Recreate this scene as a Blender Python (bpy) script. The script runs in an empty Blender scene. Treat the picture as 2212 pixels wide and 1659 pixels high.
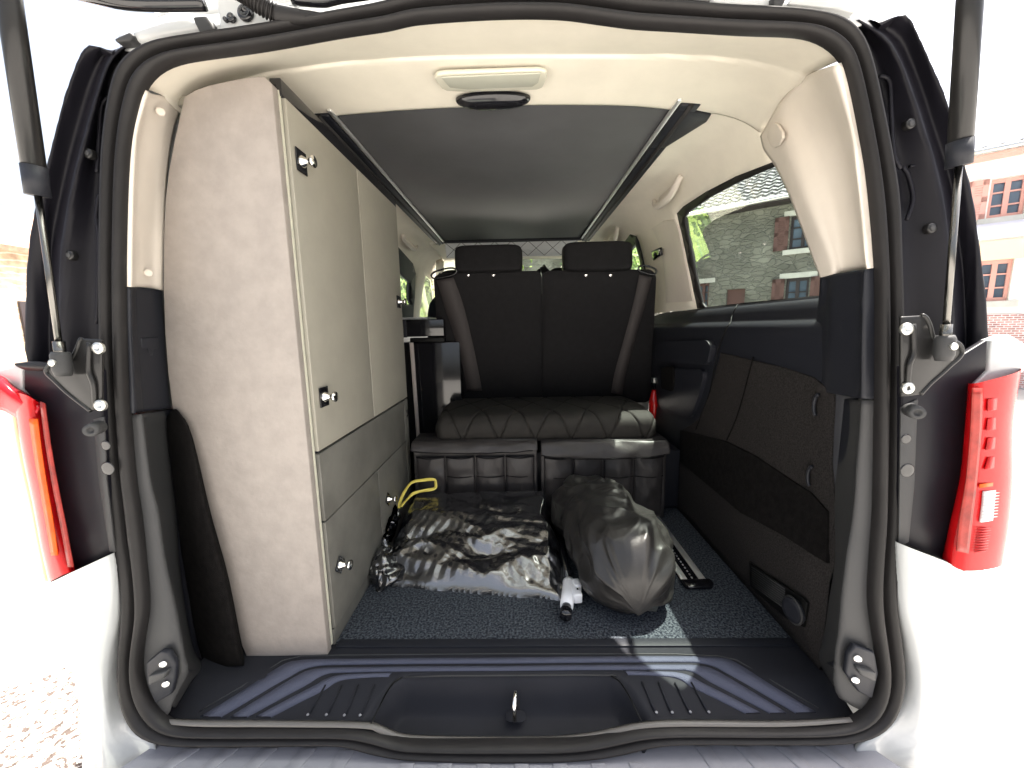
import bpy, bmesh, math, random
from mathutils import Vector, Matrix, noise
random.seed(7)
R = math.radians
SC = bpy.context.scene
COL = SC.collection

# ------------------------------------------------------------------ camera
F = 831.0; PS = R(1.1); TH = math.atan(121/831.0); RO = R(1.07)
fw = Vector((-math.sin(PS)*math.cos(TH), math.cos(PS)*math.cos(TH), -math.sin(TH)))
r0 = Vector((math.cos(PS), math.sin(PS), 0)); u0 = r0.cross(fw)
up = u0*math.cos(RO)+r0*math.sin(RO); rt = r0*math.cos(RO)-u0*math.sin(RO)
cd = bpy.data.cameras.new('camera'); cam = bpy.data.objects.new('camera', cd); COL.objects.link(cam)
m = Matrix((rt, up, -fw)).transposed().to_4x4(); cam.matrix_world = m
cd.sensor_fit = 'HORIZONTAL'; cd.sensor_width = 36; cd.lens = 36*F/2212
cd.clip_start = 0.02; cd.clip_end = 500
SC.camera = cam

# ------------------------------------------------------------------ light
sund = Vector((-.355, -.145, -1.0)).normalized()      # way the sunlight travels
el = math.asin(-sund.z); az = math.atan2(-sund.x, -sund.y)
w = bpy.data.worlds.new('World'); SC.world = w; w.use_nodes = True
nt = w.node_tree; bg = nt.nodes['Background']
sky = nt.nodes.new('ShaderNodeTexSky'); sky.sky_type = 'NISHITA'; sky.sun_disc = False
sky.sun_elevation = el; sky.sun_rotation = az; sky.dust_density = 8.0; sky.air_density = 1.0
hs = nt.nodes.new('ShaderNodeHueSaturation'); hs.inputs['Saturation'].default_value = .55
nt.links.new(sky.outputs[0], hs.inputs['Color']); nt.links.new(hs.outputs[0], bg.inputs[0]); bg.inputs[1].default_value = 0.11
ld = bpy.data.lights.new('sun', 'SUN'); ld.energy = 5.0; ld.angle = R(.55); ld.color = (1, .95, .86)
lo = bpy.data.objects.new('sun', ld); COL.objects.link(lo)
lo.rotation_euler = sund.to_track_quat('-Z', 'Y').to_euler()
SC.view_settings.view_transform = 'Standard'; SC.view_settings.look = 'None'
SC.view_settings.exposure = 2.2; SC.view_settings.gamma = 1

# ------------------------------------------------------------------ rays: photo pixel (2212x1659) -> point on a real plane
def ray(u, v):
    return fw+rt*((u-1106)/F)+up*(-(v-829.5)/F)
def PY(u, v, y): d = ray(u, v); return d*(y/d.y)
def PX(u, v, x): d = ray(u, v); return d*(x/d.x)
def PZ(u, v, z): d = ray(u, v); return d*(z/d.z)

# ------------------------------------------------------------------ materials
def nd(t, ty, **k):
    n = t.nodes.new(ty)
    for a, b in k.items():
        if a.startswith('i_'): n.inputs[a[2:].replace('_', ' ')].default_value = b
        else: setattr(n, a, b)
    return n
def mat(name, col, rough=.5, metal=0, var=0, vscale=6, bump=0, bscale=60, bdet=3, spec=.5, col2=None, coat=0,
        trans=0, ior=1.45, sheen=0, bdist=.002, aniso=None, rvar=0, bump2=0, b2scale=8, thr=(.35, .65)):
    M = bpy.data.materials.new(name); M.use_nodes = True; t = M.node_tree
    b = t.nodes['Principled BSDF']; c = (*col, 1)
    b.inputs['Base Color'].default_value = c; b.inputs['Roughness'].default_value = rough
    b.inputs['Metallic'].default_value = metal; b.inputs['Specular IOR Level'].default_value = spec
    b.inputs['Coat Weight'].default_value = coat; b.inputs['Transmission Weight'].default_value = trans
    b.inputs['IOR'].default_value = ior; b.inputs['Sheen Weight'].default_value = sheen
    tc = nd(t, 'ShaderNodeTexCoord'); out = tc.outputs['Object']
    if aniso:
        mp = nd(t, 'ShaderNodeMapping'); mp.inputs['Scale'].default_value = aniso
        t.links.new(out, mp.inputs[0]); out = mp.outputs[0]
    if var or col2 or rvar:
        n = nd(t, 'ShaderNodeTexNoise', i_Scale=vscale, i_Detail=6.0, i_Roughness=.62); t.links.new(out, n.inputs['Vector'])
        cr = nd(t, 'ShaderNodeValToRGB'); cr.color_ramp.elements[0].position = thr[0]; cr.color_ramp.elements[1].position = thr[1]
        a = col2 or tuple(x*(1-var) for x in col); q = col if col2 else tuple(min(1, x*(1+var)) for x in col)
        cr.color_ramp.elements[0].color = (*a, 1); cr.color_ramp.elements[1].color = (*q, 1)
        t.links.new(n.outputs[0], cr.inputs[0]); t.links.new(cr.outputs[0], b.inputs['Base Color'])
        if rvar:
            mr = nd(t, 'ShaderNodeMapRange'); mr.inputs[3].default_value = rough-rvar; mr.inputs[4].default_value = rough+rvar
            t.links.new(n.outputs[0], mr.inputs[0]); t.links.new(mr.outputs[0], b.inputs['Roughness'])
    last = None
    for s, st in ((bscale, bump), (b2scale, bump2)):
        if not st: continue
        n = nd(t, 'ShaderNodeTexNoise', i_Scale=s, i_Detail=float(bdet), i_Roughness=.6); t.links.new(out, n.inputs['Vector'])
        bp = nd(t, 'ShaderNodeBump', i_Strength=st, i_Distance=bdist if s == bscale else bdist*4)
        t.links.new(n.outputs[0], bp.inputs['Height'])
        if last: t.links.new(last, bp.inputs['Normal'])
        last = bp.outputs[0]
    if last: t.links.new(last, b.inputs['Normal'])
    return M
M = {}
M['headliner'] = mat('headliner_cloth', (.75, .70, .60), .85, var=.035, vscale=9, bump=.35, bscale=900, bdist=.0006)
M['beige'] = mat('beige_plastic', (.66, .60, .53), .5, var=.03, vscale=7, bump=.25, bscale=1100, bdist=.0004)
M['concrete'] = mat('concrete_look_laminate', (.300, .266, .240), .62, col2=(.258, .229, .208), vscale=24, bump=.6, bscale=70, bdist=.0016, bump2=.1, b2scale=14)
M['concrete2'] = mat('grey_concrete_laminate', (.150, .145, .128), .5, col2=(.108, .104, .092), vscale=9, bump=.2, bscale=120, bdist=.0008)
M['olive'] = mat('sage_grey_laminate', (.30, .283, .238), .45, var=.04, vscale=12, bump=.12, bscale=700, bdist=.0004)
M['edge'] = mat('pale_edging', (.52, .51, .42), .4)
M['cloth_black'] = mat('black_seat_cloth', (.0085, .008, .009), .8, var=.2, vscale=40, bump=.5, bscale=1200, bdist=.0008, sheen=.0, spec=.25)
M['quilt'] = mat('black_quilted_cloth', (.022, .020, .018), .75, var=.15, vscale=30, bump=.5, bscale=1000, bdist=.0008, spec=.3)
M['nylon'] = mat('dark_nylon', (.030, .0265, .0265), .45, var=.2, vscale=10, bump=.35, bscale=30, bdist=.004)
M['panel_dark'] = mat('dark_grey_roof_cloth', (.043, .044, .047), .8, var=.08, vscale=8, bump=.3, bscale=900, bdist=.0006, sheen=.2)
M['quilt_grey'] = mat('grey_quilted_vinyl', (.60, .60, .62), .5, bump=.2, bscale=200)
M['plastic_dark'] = mat('charcoal_trim_plastic', (.013, .014, .019), .5, spec=.35, var=.06, vscale=5, bump=.35, bscale=900, bdist=.0006)
M['plastic_grey'] = mat('grey_pillar_plastic', (.040, .040, .041), .55, spec=.35, var=.05, vscale=4, bump=.3, bscale=900, bdist=.0006)
M['sill'] = mat('blue_black_sill_plastic', (.019, .0195, .024), .58, spec=.10, var=.08, vscale=6, bump=.3, bscale=1000, bdist=.0006)
M['tread'] = mat('textured_tread', (.075, .080, .115), .6, spec=.2, bump=1, bscale=420, bdist=.002)
M['rubber'] = mat('black_rubber_seal', (.016, .0148, .015), .45, spec=.25, var=.1, vscale=12, bump=.2, bscale=200, bdist=.0006)
M['jamb'] = mat('satin_black_body', (.009, .0085, .012), .42, spec=.22, var=.1, vscale=5, bump=.1, bscale=90, bdist=.001)
M['steel_dark'] = mat('dark_painted_steel', (.014, .0135, .0135), .32, spec=.35, var=.1, vscale=9, coat=.12)
M['white_paint'] = mat('white_car_paint', (.45, .46, .46), .3, var=.015, vscale=2, coat=.6)
M['body_black'] = mat('black_glass_body', (.012, .012, .015), .12, coat=.5)
M['carpet'] = mat('blue_black_floor_covering', (.095, .106, .120), .85, col2=(.017, .020, .028), vscale=170, bump=1, bscale=170, bdist=.006, spec=.08, thr=(.42, .62))
M['felt'] = mat('black_brown_felt', (.023, .0205, .020), .95, var=.45, vscale=260, bump=1, bscale=600, bdist=.002, spec=.15)
M['felt_dark'] = mat('black_felt', (.007, .0062, .006), .95, var=.4, vscale=60, bump=1, bscale=500, bdist=.003, spec=.12)
M['alu'] = mat('brushed_aluminium', (.9, .9, .9), .42, metal=.9, bump=.1, bscale=400, aniso=(1, .05, 1))
M['chrome'] = mat('chrome', (.85, .83, .80), .09, metal=1)
M['galv'] = mat('galvanised_steel', (.60, .60, .57), .35, metal=1, var=.15, vscale=60)
M['black_gloss'] = mat('gloss_black', (.008, .008, .010), .12, coat=.4)
M['bin'] = mat('black_plastic_film', (.010, .010, .012), .17, spec=1, bump=.6, bscale=48, bdist=.0022, bdet=6, aniso=(1, 2.2, 1.6), coat=1, ior=1.75)
M['sack'] = mat('dark_grey_coated_nylon', (.019, .0178, .0172), .34, spec=.5, bump=.3, bscale=14, bdist=.008, bdet=5)
M['white_plastic'] = mat('white_plastic', (.78, .78, .80), .3)
M['yellow'] = mat('yellow_ribbon', (.75, .62, .12), .4, bump=.5, bscale=90)
M['red'] = mat('red_paint', (.6, .01, .01), .2, coat=.5)
M['belt'] = mat('brown_grey_webbing', (.040, .034, .034), .55, bump=.8, bscale=300, aniso=(6, 6, .3), bdist=.002)
M['bumper'] = mat('grey_bumper_plastic', (.25, .25, .275), .32, var=.08, vscale=5, bump=.3, bscale=500, bdist=.001)
M['lens_pale'] = mat('pale_lamp_lens', (.62, .60, .50), .18, coat=.5)
M['lamp_grey'] = mat('frosted_lamp_glass', (.45, .45, .38), .25, coat=.5)
M['lens_red'] = mat('red_lens', (.40, .004, .006), .2, spec=.2, var=.12, vscale=26)
M['lens_blown_orange'] = mat('blown_orange_lens', (.85, .34, .16), .2, coat=.3, var=.15, vscale=14)  # blown-out sunlight on the lamp's side put into the colour
M['lip'] = mat('highlit_grey_lip', (.10, .094, .088), .4)  # lighter grey carries the warm highlight along the sill lip
M['vent_black'] = mat('vent_black', (.004, .004, .004), .5, spec=.2)
M['lens_band'] = mat('deep_red_lens', (.36, .003, .005), .2, spec=.3, var=.25, vscale=60)
M['lens_lobe'] = mat('pink_red_lens', (.42, .012, .02), .2, spec=.25)
M['lens_orange'] = mat('orange_lens', (.75, .09, .01), .2, spec=.2, var=.2, vscale=40)
M['lens_pink'] = mat('pale_red_lens', (.26, .028, .022), .25, spec=.2, var=.3, vscale=30)
M['lens_clear'] = mat('clear_lens', (.85, .85, .85), .15, trans=.4, coat=.5)
M['gravel'] = mat('gravel_ground', (.48, .45, .41), .9, col2=(.07, .052, .045), vscale=55, bump=1, bscale=40, bdist=.02, thr=(.44, .50))
M['asphalt'] = mat('pale_asphalt', (.42, .405, .385), .9, var=.15, vscale=3, bump=.6, bscale=90, bdist=.004)
M['wood'] = mat('brown_painted_shutter', (.11, .055, .048), .6)
M['darkwood'] = mat('dark_window_frame', (.03, .022, .024), .5)
M['redwood'] = mat('red_window_frame', (.62, .34, .29), .5)
M['plaster'] = mat('cream_plaster', (.80, .77, .72), .9, var=.08, vscale=1.5, bump=.3, bscale=20, bdist=.01)
M['lintel'] = mat('pale_lintel_stone', (.50, .50, .46), .8, var=.1, vscale=3)
M['curtain'] = mat('white_curtain', (.7, .7, .7), .9)
M['window_glass'] = mat('dark_window_pane', (.10, .14, .19), .05, spec=.8)
M['leaf'] = mat('green_leaf', (.14, .25, .035), .55, col2=(.05, .11, .02), vscale=1.4)
M['leaf2'] = mat('yellow_green_leaf', (.26, .36, .06), .55, col2=(.10, .17, .03), vscale=1.4)
M['bark'] = mat('bark', (.12, .09, .07), .9, bump=1, bscale=20, bdist=.02)
M['grass'] = mat('sunny_grass', (.34, .44, .10), .9, col2=(.16, .24, .05), vscale=1.2, bump=1, bscale=12, bdist=.05)
def glass_mat(name, tint, refl=1.0):
    m_ = bpy.data.materials.new(name); m_.use_nodes = True; t = m_.node_tree; t.nodes.remove(t.nodes['Principled BSDF'])
    o = t.nodes['Material Output']; tr = nd(t, 'ShaderNodeBsdfTransparent'); tr.inputs[0].default_value = (*tint, 1)
    gl = nd(t, 'ShaderNodeBsdfGlossy'); gl.inputs['Roughness'].default_value = .0; gl.inputs[0].default_value = (refl, refl, refl, 1)
    fr = nd(t, 'ShaderNodeFresnel', i_IOR=1.55); mx = nd(t, 'ShaderNodeMixShader')
    mu = nd(t, 'ShaderNodeMath', operation='MULTIPLY', use_clamp=True); mu.inputs[1].default_value = 2.8; t.links.new(fr.outputs[0], mu.inputs[0]); t.links.new(mu.outputs[0], mx.inputs[0]); t.links.new(tr.outputs[0], mx.inputs[1]); t.links.new(gl.outputs[0], mx.inputs[2])
    t.links.new(mx.outputs[0], o.inputs[0]); return m_
M['glass_tint'] = glass_mat('green_tinted_glass', (.80, .90, .84))
M['glass_clear'] = glass_mat('clear_car_glass', (.78, .86, .80))
def brick_mat(name, c1, c2, mortar, sx, bw=.5, rh=.25, ms=.02, bump=.6, noisy=True):
    m_ = bpy.data.materials.new(name); m_.use_nodes = True; t = m_.node_tree; b = t.nodes['Principled BSDF']
    uv = nd(t, 'ShaderNodeTexCoord'); br = nd(t, 'ShaderNodeTexBrick'); mp = nd(t, 'ShaderNodeMapping')
    sp = nd(t, 'ShaderNodeSeparateXYZ'); cb = nd(t, 'ShaderNodeCombineXYZ')
    t.links.new(uv.outputs['Object'], mp.inputs[0]); t.links.new(mp.outputs[0], sp.inputs[0])
    t.links.new(sp.outputs[0], cb.inputs[0]); t.links.new(sp.outputs[2], cb.inputs[1])
    src = cb.outputs[0]
    if noisy:
        nz = nd(t, 'ShaderNodeTexNoise', i_Scale=2.2, i_Detail=3.0); t.links.new(uv.outputs['Object'], nz.inputs['Vector'])
        va = nd(t, 'ShaderNodeMixRGB', blend_type='ADD'); va.inputs[0].default_value = .16
        t.links.new(src, va.inputs[1]); t.links.new(nz.outputs['Color'], va.inputs[2]); src = va.outputs[0]
    t.links.new(src, br.inputs['Vector']); br.inputs['Scale'].default_value = sx
    br.inputs['Color1'].default_value = (*c1, 1); br.inputs['Color2'].default_value = (*c2, 1); br.inputs['Mortar'].default_value = (*mortar, 1)
    br.inputs['Mortar Size'].default_value = ms; br.inputs['Brick Width'].default_value = bw; br.inputs['Row Height'].default_value = rh
    n = nd(t, 'ShaderNodeTexNoise', i_Scale=9.0, i_Detail=6.0); t.links.new(uv.outputs['Object'], n.inputs['Vector'])
    mx = nd(t, 'ShaderNodeMixRGB', blend_type='OVERLAY'); mx.inputs[0].default_value = .8
    t.links.new(br.outputs[0], mx.inputs[1]); t.links.new(n.outputs[0], mx.inputs[2]); t.links.new(mx.outputs[0], b.inputs['Base Color'])
    bp = nd(t, 'ShaderNodeBump', i_Strength=bump, i_Distance=.02, invert=True); t.links.new(br.outputs['Fac'], bp.inputs['Height'])
    t.links.new(bp.outputs[0], b.inputs['Normal']); b.inputs['Roughness'].default_value = .9
    return m_
def rubble(name, c1, c2, mortar):
    m_ = bpy.data.materials.new(name); m_.use_nodes = True; t = m_.node_tree; b = t.nodes['Principled BSDF']
    tc = nd(t, 'ShaderNodeTexCoord'); mp = nd(t, 'ShaderNodeMapping'); mp.inputs['Scale'].default_value = (1, 1, 2.1)
    t.links.new(tc.outputs['Object'], mp.inputs[0]); nz = nd(t, 'ShaderNodeTexNoise', i_Scale=3.0, i_Detail=4.0); t.links.new(mp.outputs[0], nz.inputs['Vector'])
    ad = nd(t, 'ShaderNodeMixRGB', blend_type='ADD'); ad.inputs[0].default_value = .35; t.links.new(mp.outputs[0], ad.inputs[1]); t.links.new(nz.outputs['Color'], ad.inputs[2])
    v1 = nd(t, 'ShaderNodeTexVoronoi', i_Scale=4.2); v2 = nd(t, 'ShaderNodeTexVoronoi', feature='DISTANCE_TO_EDGE', i_Scale=4.2)
    t.links.new(ad.outputs[0], v1.inputs['Vector']); t.links.new(ad.outputs[0], v2.inputs['Vector'])
    sp = nd(t, 'ShaderNodeSeparateColor'); t.links.new(v1.outputs['Color'], sp.inputs[0])
    m1 = nd(t, 'ShaderNodeMixRGB'); m1.inputs[1].default_value = (*c1, 1); m1.inputs[2].default_value = (*c2, 1); t.links.new(sp.outputs[0], m1.inputs[0])
    rg_ = nd(t, 'ShaderNodeMapRange'); rg_.inputs[2].default_value = .10; t.links.new(v2.outputs[0], rg_.inputs[0])
    m2 = nd(t, 'ShaderNodeMixRGB'); m2.inputs[1].default_value = (*mortar, 1); t.links.new(rg_.outputs[0], m2.inputs[0]); t.links.new(m1.outputs[0], m2.inputs[2])
    n2 = nd(t, 'ShaderNodeTexNoise', i_Scale=1.1, i_Detail=8.0); t.links.new(tc.outputs['Object'], n2.inputs['Vector'])
    m3 = nd(t, 'ShaderNodeMixRGB', blend_type='OVERLAY'); m3.inputs[0].default_value = .9; t.links.new(m2.outputs[0], m3.inputs[1]); t.links.new(n2.outputs[0], m3.inputs[2])
    t.links.new(m3.outputs[0], b.inputs['Base Color']); b.inputs['Roughness'].default_value = .9
    bp = nd(t, 'ShaderNodeBump', i_Strength=.8, i_Distance=.04); t.links.new(rg_.outputs[0], bp.inputs['Height']); t.links.new(bp.outputs[0], b.inputs['Normal']); return m_
M['stone'] = rubble('rubble_stone_wall', (.20, .20, .17), (.13, .13, .11), (.215, .215, .19))
M['steel_rod'] = mat('dark_steel_rod', (.16, .155, .145), .25, metal=1)
M['brick'] = brick_mat('red_brick', (.50, .26, .23), (.44, .23, .21), (.72, .68, .66), 5.0, .5, .22, .035, noisy=False)
M['ochre'] = brick_mat('ochre_stone', (.55, .42, .30), (.50, .38, .27), (.62, .56, .48), 3.0, .6, .25, .03)
M['tiles'] = brick_mat('grey_roof_tiles', (.22, .22, .23), (.16, .165, .17), (.04, .04, .045), 3.4, .6, .5, .05)

# ------------------------------------------------------------------ mesh helpers
def link(name, me, m_, parent=None, smooth=True):
    o = bpy.data.objects.new(name, me); COL.objects.link(o)
    if m_ is not None: me.materials.append(m_ if not isinstance(m_, str) else M[m_])
    if parent: o.parent = parent
    for p in me.polygons: p.use_smooth = smooth
    return o
def mesh(name, vs, fs, m_, parent=None, smooth=True, thick=0, bevel=0, sub=0, off=0):
    me = bpy.data.meshes.new(name); me.from_pydata([tuple(v) for v in vs], [], fs); me.validate(); me.update()
    o = link(name, me, m_, parent, smooth); mods(o, thick, bevel, sub, off); return o
def mods(o, thick=0, bevel=0, sub=0, off=0):
    if thick: s = o.modifiers.new('s', 'SOLIDIFY'); s.thickness = thick; s.offset = off
    if bevel:
        b = o.modifiers.new('b', 'BEVEL'); b.width = bevel; b.segments = 3; b.limit_method = 'ANGLE'; b.angle_limit = R(35)
        b.harden_normals = False
    if sub: q = o.modifiers.new('q', 'SUBSURF'); q.levels = sub; q.render_levels = sub
def cr(pts, n, closed=False):
    """Catmull-Rom through pts, n points spaced evenly by length."""
    P = [Vector(p) for p in pts]; k = len(P); D = []
    segs = k if closed else k-1; sub = 12
    g = (lambda i: P[i % k]) if closed else (lambda i: P[max(0, min(k-1, i))])
    for i in range(segs):
        a, b, c, d = g(i-1), g(i), g(i+1), g(i+2)
        for j in range(sub):
            t = j/sub
            D.append(.5*((2*b)+(c-a)*t+(2*a-5*b+4*c-d)*t*t+(3*b-a-3*c+d)*t**3))
    D.append(P[0].copy() if closed else P[-1].copy())
    L = [0]
    for i in range(1, len(D)): L.append(L[-1]+(D[i]-D[i-1]).length)
    out = []; j = 0; N = n if closed else n-1
    for i in range(n):
        s = L[-1]*i/N
        while j < len(L)-2 and L[j+1] < s: j += 1
        q = (s-L[j])/max(1e-9, L[j+1]-L[j]); out.append(D[j].lerp(D[j+1], q))
    return out
def loft(name, curves, m_, parent=None, n=40, closed=False, sub=0, thick=0, cross=0, off=0, smooth=True, resample=True, bevel=0, flip=False):
    C = [cr(c, n, closed) if resample else [Vector(p) for p in c] for c in curves]; n = len(C[0])
    if cross:   # smooth across too
        cols = [cr([C[k][i] for k in range(len(C))], cross) for i in range(n)]
        C = [[cols[i][k] for i in range(n)] for k in range(cross)]
    vs = [p for c in C for p in c]; fs = []
    for k in range(len(C)-1):
        for i in range(n if closed else n-1):
            a, b = k*n+i, k*n+(i+1) % n; q = (a, b, b+n, a+n); fs.append(q[::-1] if flip else q)
    return mesh(name, vs, fs, m_, parent, smooth, thick, bevel, sub, off)
def tube_data(pts, r, seg=10, n=None, caps=True, closed=False, smooth_path=True):
    P = cr(pts, n, closed) if (n and smooth_path) else [Vector(p) for p in pts]; k = len(P)
    vs = []; fs = []; ref = None
    for i, p in enumerate(P):
        a = P[(i-1) % k] if closed or i else P[0]; b = P[(i+1) % k] if closed or i < k-1 else P[-1]
        t = (b-a).normalized()
        if ref is None:
            ref = t.orthogonal().normalized()
        ref = (ref-t*ref.dot(t)).normalized(); s = t.cross(ref)
        rr = r(i/(k-1)) if callable(r) else r
        for j in range(seg):
            an = 2*math.pi*j/seg; vs.append(p+ref*math.cos(an)*rr+s*math.sin(an)*rr)
    for i in range(k if closed else k-1):
        for j in range(seg):
            a = i*seg+j; b = i*seg+(j+1) % seg; c = ((i+1) % k)*seg
            fs.append((a, b, c+(j+1) % seg, c+j))
    if caps and not closed:
        fs.append(tuple(range(seg))[::-1]); fs.append(tuple((k-1)*seg+j for j in range(seg)))
    return vs, fs
def tube(name, pts, r, m_, parent=None, seg=12, n=None, closed=False):
    vs, fs = tube_data(pts, r, seg, n, closed=closed); return mesh(name, vs, fs, m_, parent)
def boxd(c, s, rz=0):
    x, y, z = (q/2 for q in s); c = Vector(c); mt = Matrix.Rotation(rz, 3, 'Z')
    vs = [c+mt @ Vector((a*x, b*y, d*z)) for a in (-1, 1) for b in (-1, 1) for d in (-1, 1)]
    return vs, [(0, 1, 3, 2), (4, 6, 7, 5), (0, 4, 5, 1), (2, 3, 7, 6), (0, 2, 6, 4), (1, 5, 7, 3)]
def box(name, lo_, hi, m_, parent=None, bevel=.004, smooth=True, rz=0):
    c = [(a+b)/2 for a, b in zip(lo_, hi)]; s = [abs(b-a) for a, b in zip(lo_, hi)]
    vs, fs = boxd(c, s, rz); o = mesh(name, vs, fs, m_, parent, bevel > 0, bevel=bevel)
    return o
def merge(parts):
    V = []; Fc = []
    for vs, fs in parts:
        k = len(V); V += list(vs); Fc += [tuple(i+k for i in f) for f in fs]
    return V, Fc
def plate(name, pts3, m_, parent=None, thick=.004, bevel=.001, smooth=True, off=0):
    """polygon of 3-D points, filled and thickened"""
    me = bpy.data.meshes.new(name); bm = bmesh.new(); V = [bm.verts.new(p) for p in pts3]
    E = [bm.edges.new((V[i], V[(i+1) % len(V)])) for i in range(len(V))]
    bmesh.ops.triangle_fill(bm, edges=E, use_beauty=True)
    bmesh.ops.recalc_face_normals(bm, faces=bm.faces)
    if bm.faces and sum((f.normal.y for f in bm.faces)) > 0:
        bmesh.ops.reverse_faces(bm, faces=bm.faces)
    bm.to_mesh(me); bm.free(); o = link(name, me, m_, parent, smooth); mods(o, thick, bevel, 0, off); return o
def disc(name, c, nrm, r, h, m_, parent=None, seg=20, dome=.0, bevel=0, inner=None):
    """short turned piece: profile with an optional domed top and sunk centre"""
    c = Vector(c); nrm = Vector(nrm).normalized(); a = nrm.orthogonal().normalized(); b = nrm.cross(a)
    prof = [(r, 0), (r, h*.7), (r*.9, h), (r*.55, h+dome)]
    if inner: prof += [(r*.45, h+dome), (r*.38, h-inner)]
    prof += [(.0001, h+dome if not inner else h-inner)]
    vs = []; fs = []
    for q, z in prof:
        for j in range(seg):
            t = 2*math.pi*j/seg; vs.append(c+nrm*z+a*math.cos(t)*q+b*math.sin(t)*q)
    for k in range(len(prof)-1):
        for j in range(seg): fs.append((k*seg+j, k*seg+(j+1) % seg, (k+1)*seg+(j+1) % seg, (k+1)*seg+j))
    return mesh(name, vs, fs, m_, parent)
def empty(name, loc, label, cat, group=None):
    o = bpy.data.objects.new(name, None); COL.objects.link(o); o.location = loc; o.empty_display_size = .1
    o['label'] = label; o['category'] = cat
    if group: o['group'] = group
    return o
def settle(root):
    """children were meshed in world space: cancel the root's own offset"""
    for o in bpy.data.objects:
        if o.parent == root:
            o.matrix_parent_inverse = Matrix.Translation(root.location).inverted()
def tag(o, label, cat=None, group=None, kind=None):
    if label: o['label'] = label
    if cat: o['category'] = cat
    if group: o['group'] = group
    if kind: o['kind'] = kind
    return o

# ================================================================== SETTING
GZ = -1.38
g = mesh('ground', [(-150, -150, GZ), (150, -150, GZ), (150, 150, GZ), (-150, 150, GZ)], [(0, 1, 2, 3)], 'asphalt', smooth=False); g['kind'] = 'structure'
def blob_sheet(name, cx, cy, rx, ry, z, m_):
    N = 60; vs = [(cx, cy, z)]
    for i in range(N):
        a = 2*math.pi*i/N; k = 1+.25*noise.noise(Vector((math.cos(a)*2, math.sin(a)*2, cx)))
        vs.append((cx+rx*k*math.cos(a), cy+ry*k*math.sin(a), z))
    o = mesh(name, vs, [(0, i+1, (i+1) % N+1) for i in range(N)], m_, smooth=False); o['kind'] = 'structure'; return o
blob_sheet('gravel', -1.75, .86, .50, .62, GZ+.004, 'gravel')
# a sunny bank ahead of the van
def hill():
    vs = []; fs = []; nx, ny = 60, 24
    for j in range(ny):
        for i in range(nx):
            x = -30+60*i/(nx-1); y = 15+40*j/(ny-1)
            h = (j/(ny-1))**.8*13+noise.noise(Vector((x*.15, y*.15, 0)))*1.2
            vs.append((x, y, GZ-.25+h*(1 if j else 0)))
    for j in range(ny-1):
        for i in range(nx-1): a = j*nx+i; fs.append((a, a+1, a+nx+1, a+nx))
    o = mesh('hill', vs, fs, 'grass'); o['kind'] = 'structure'
hill()
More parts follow.
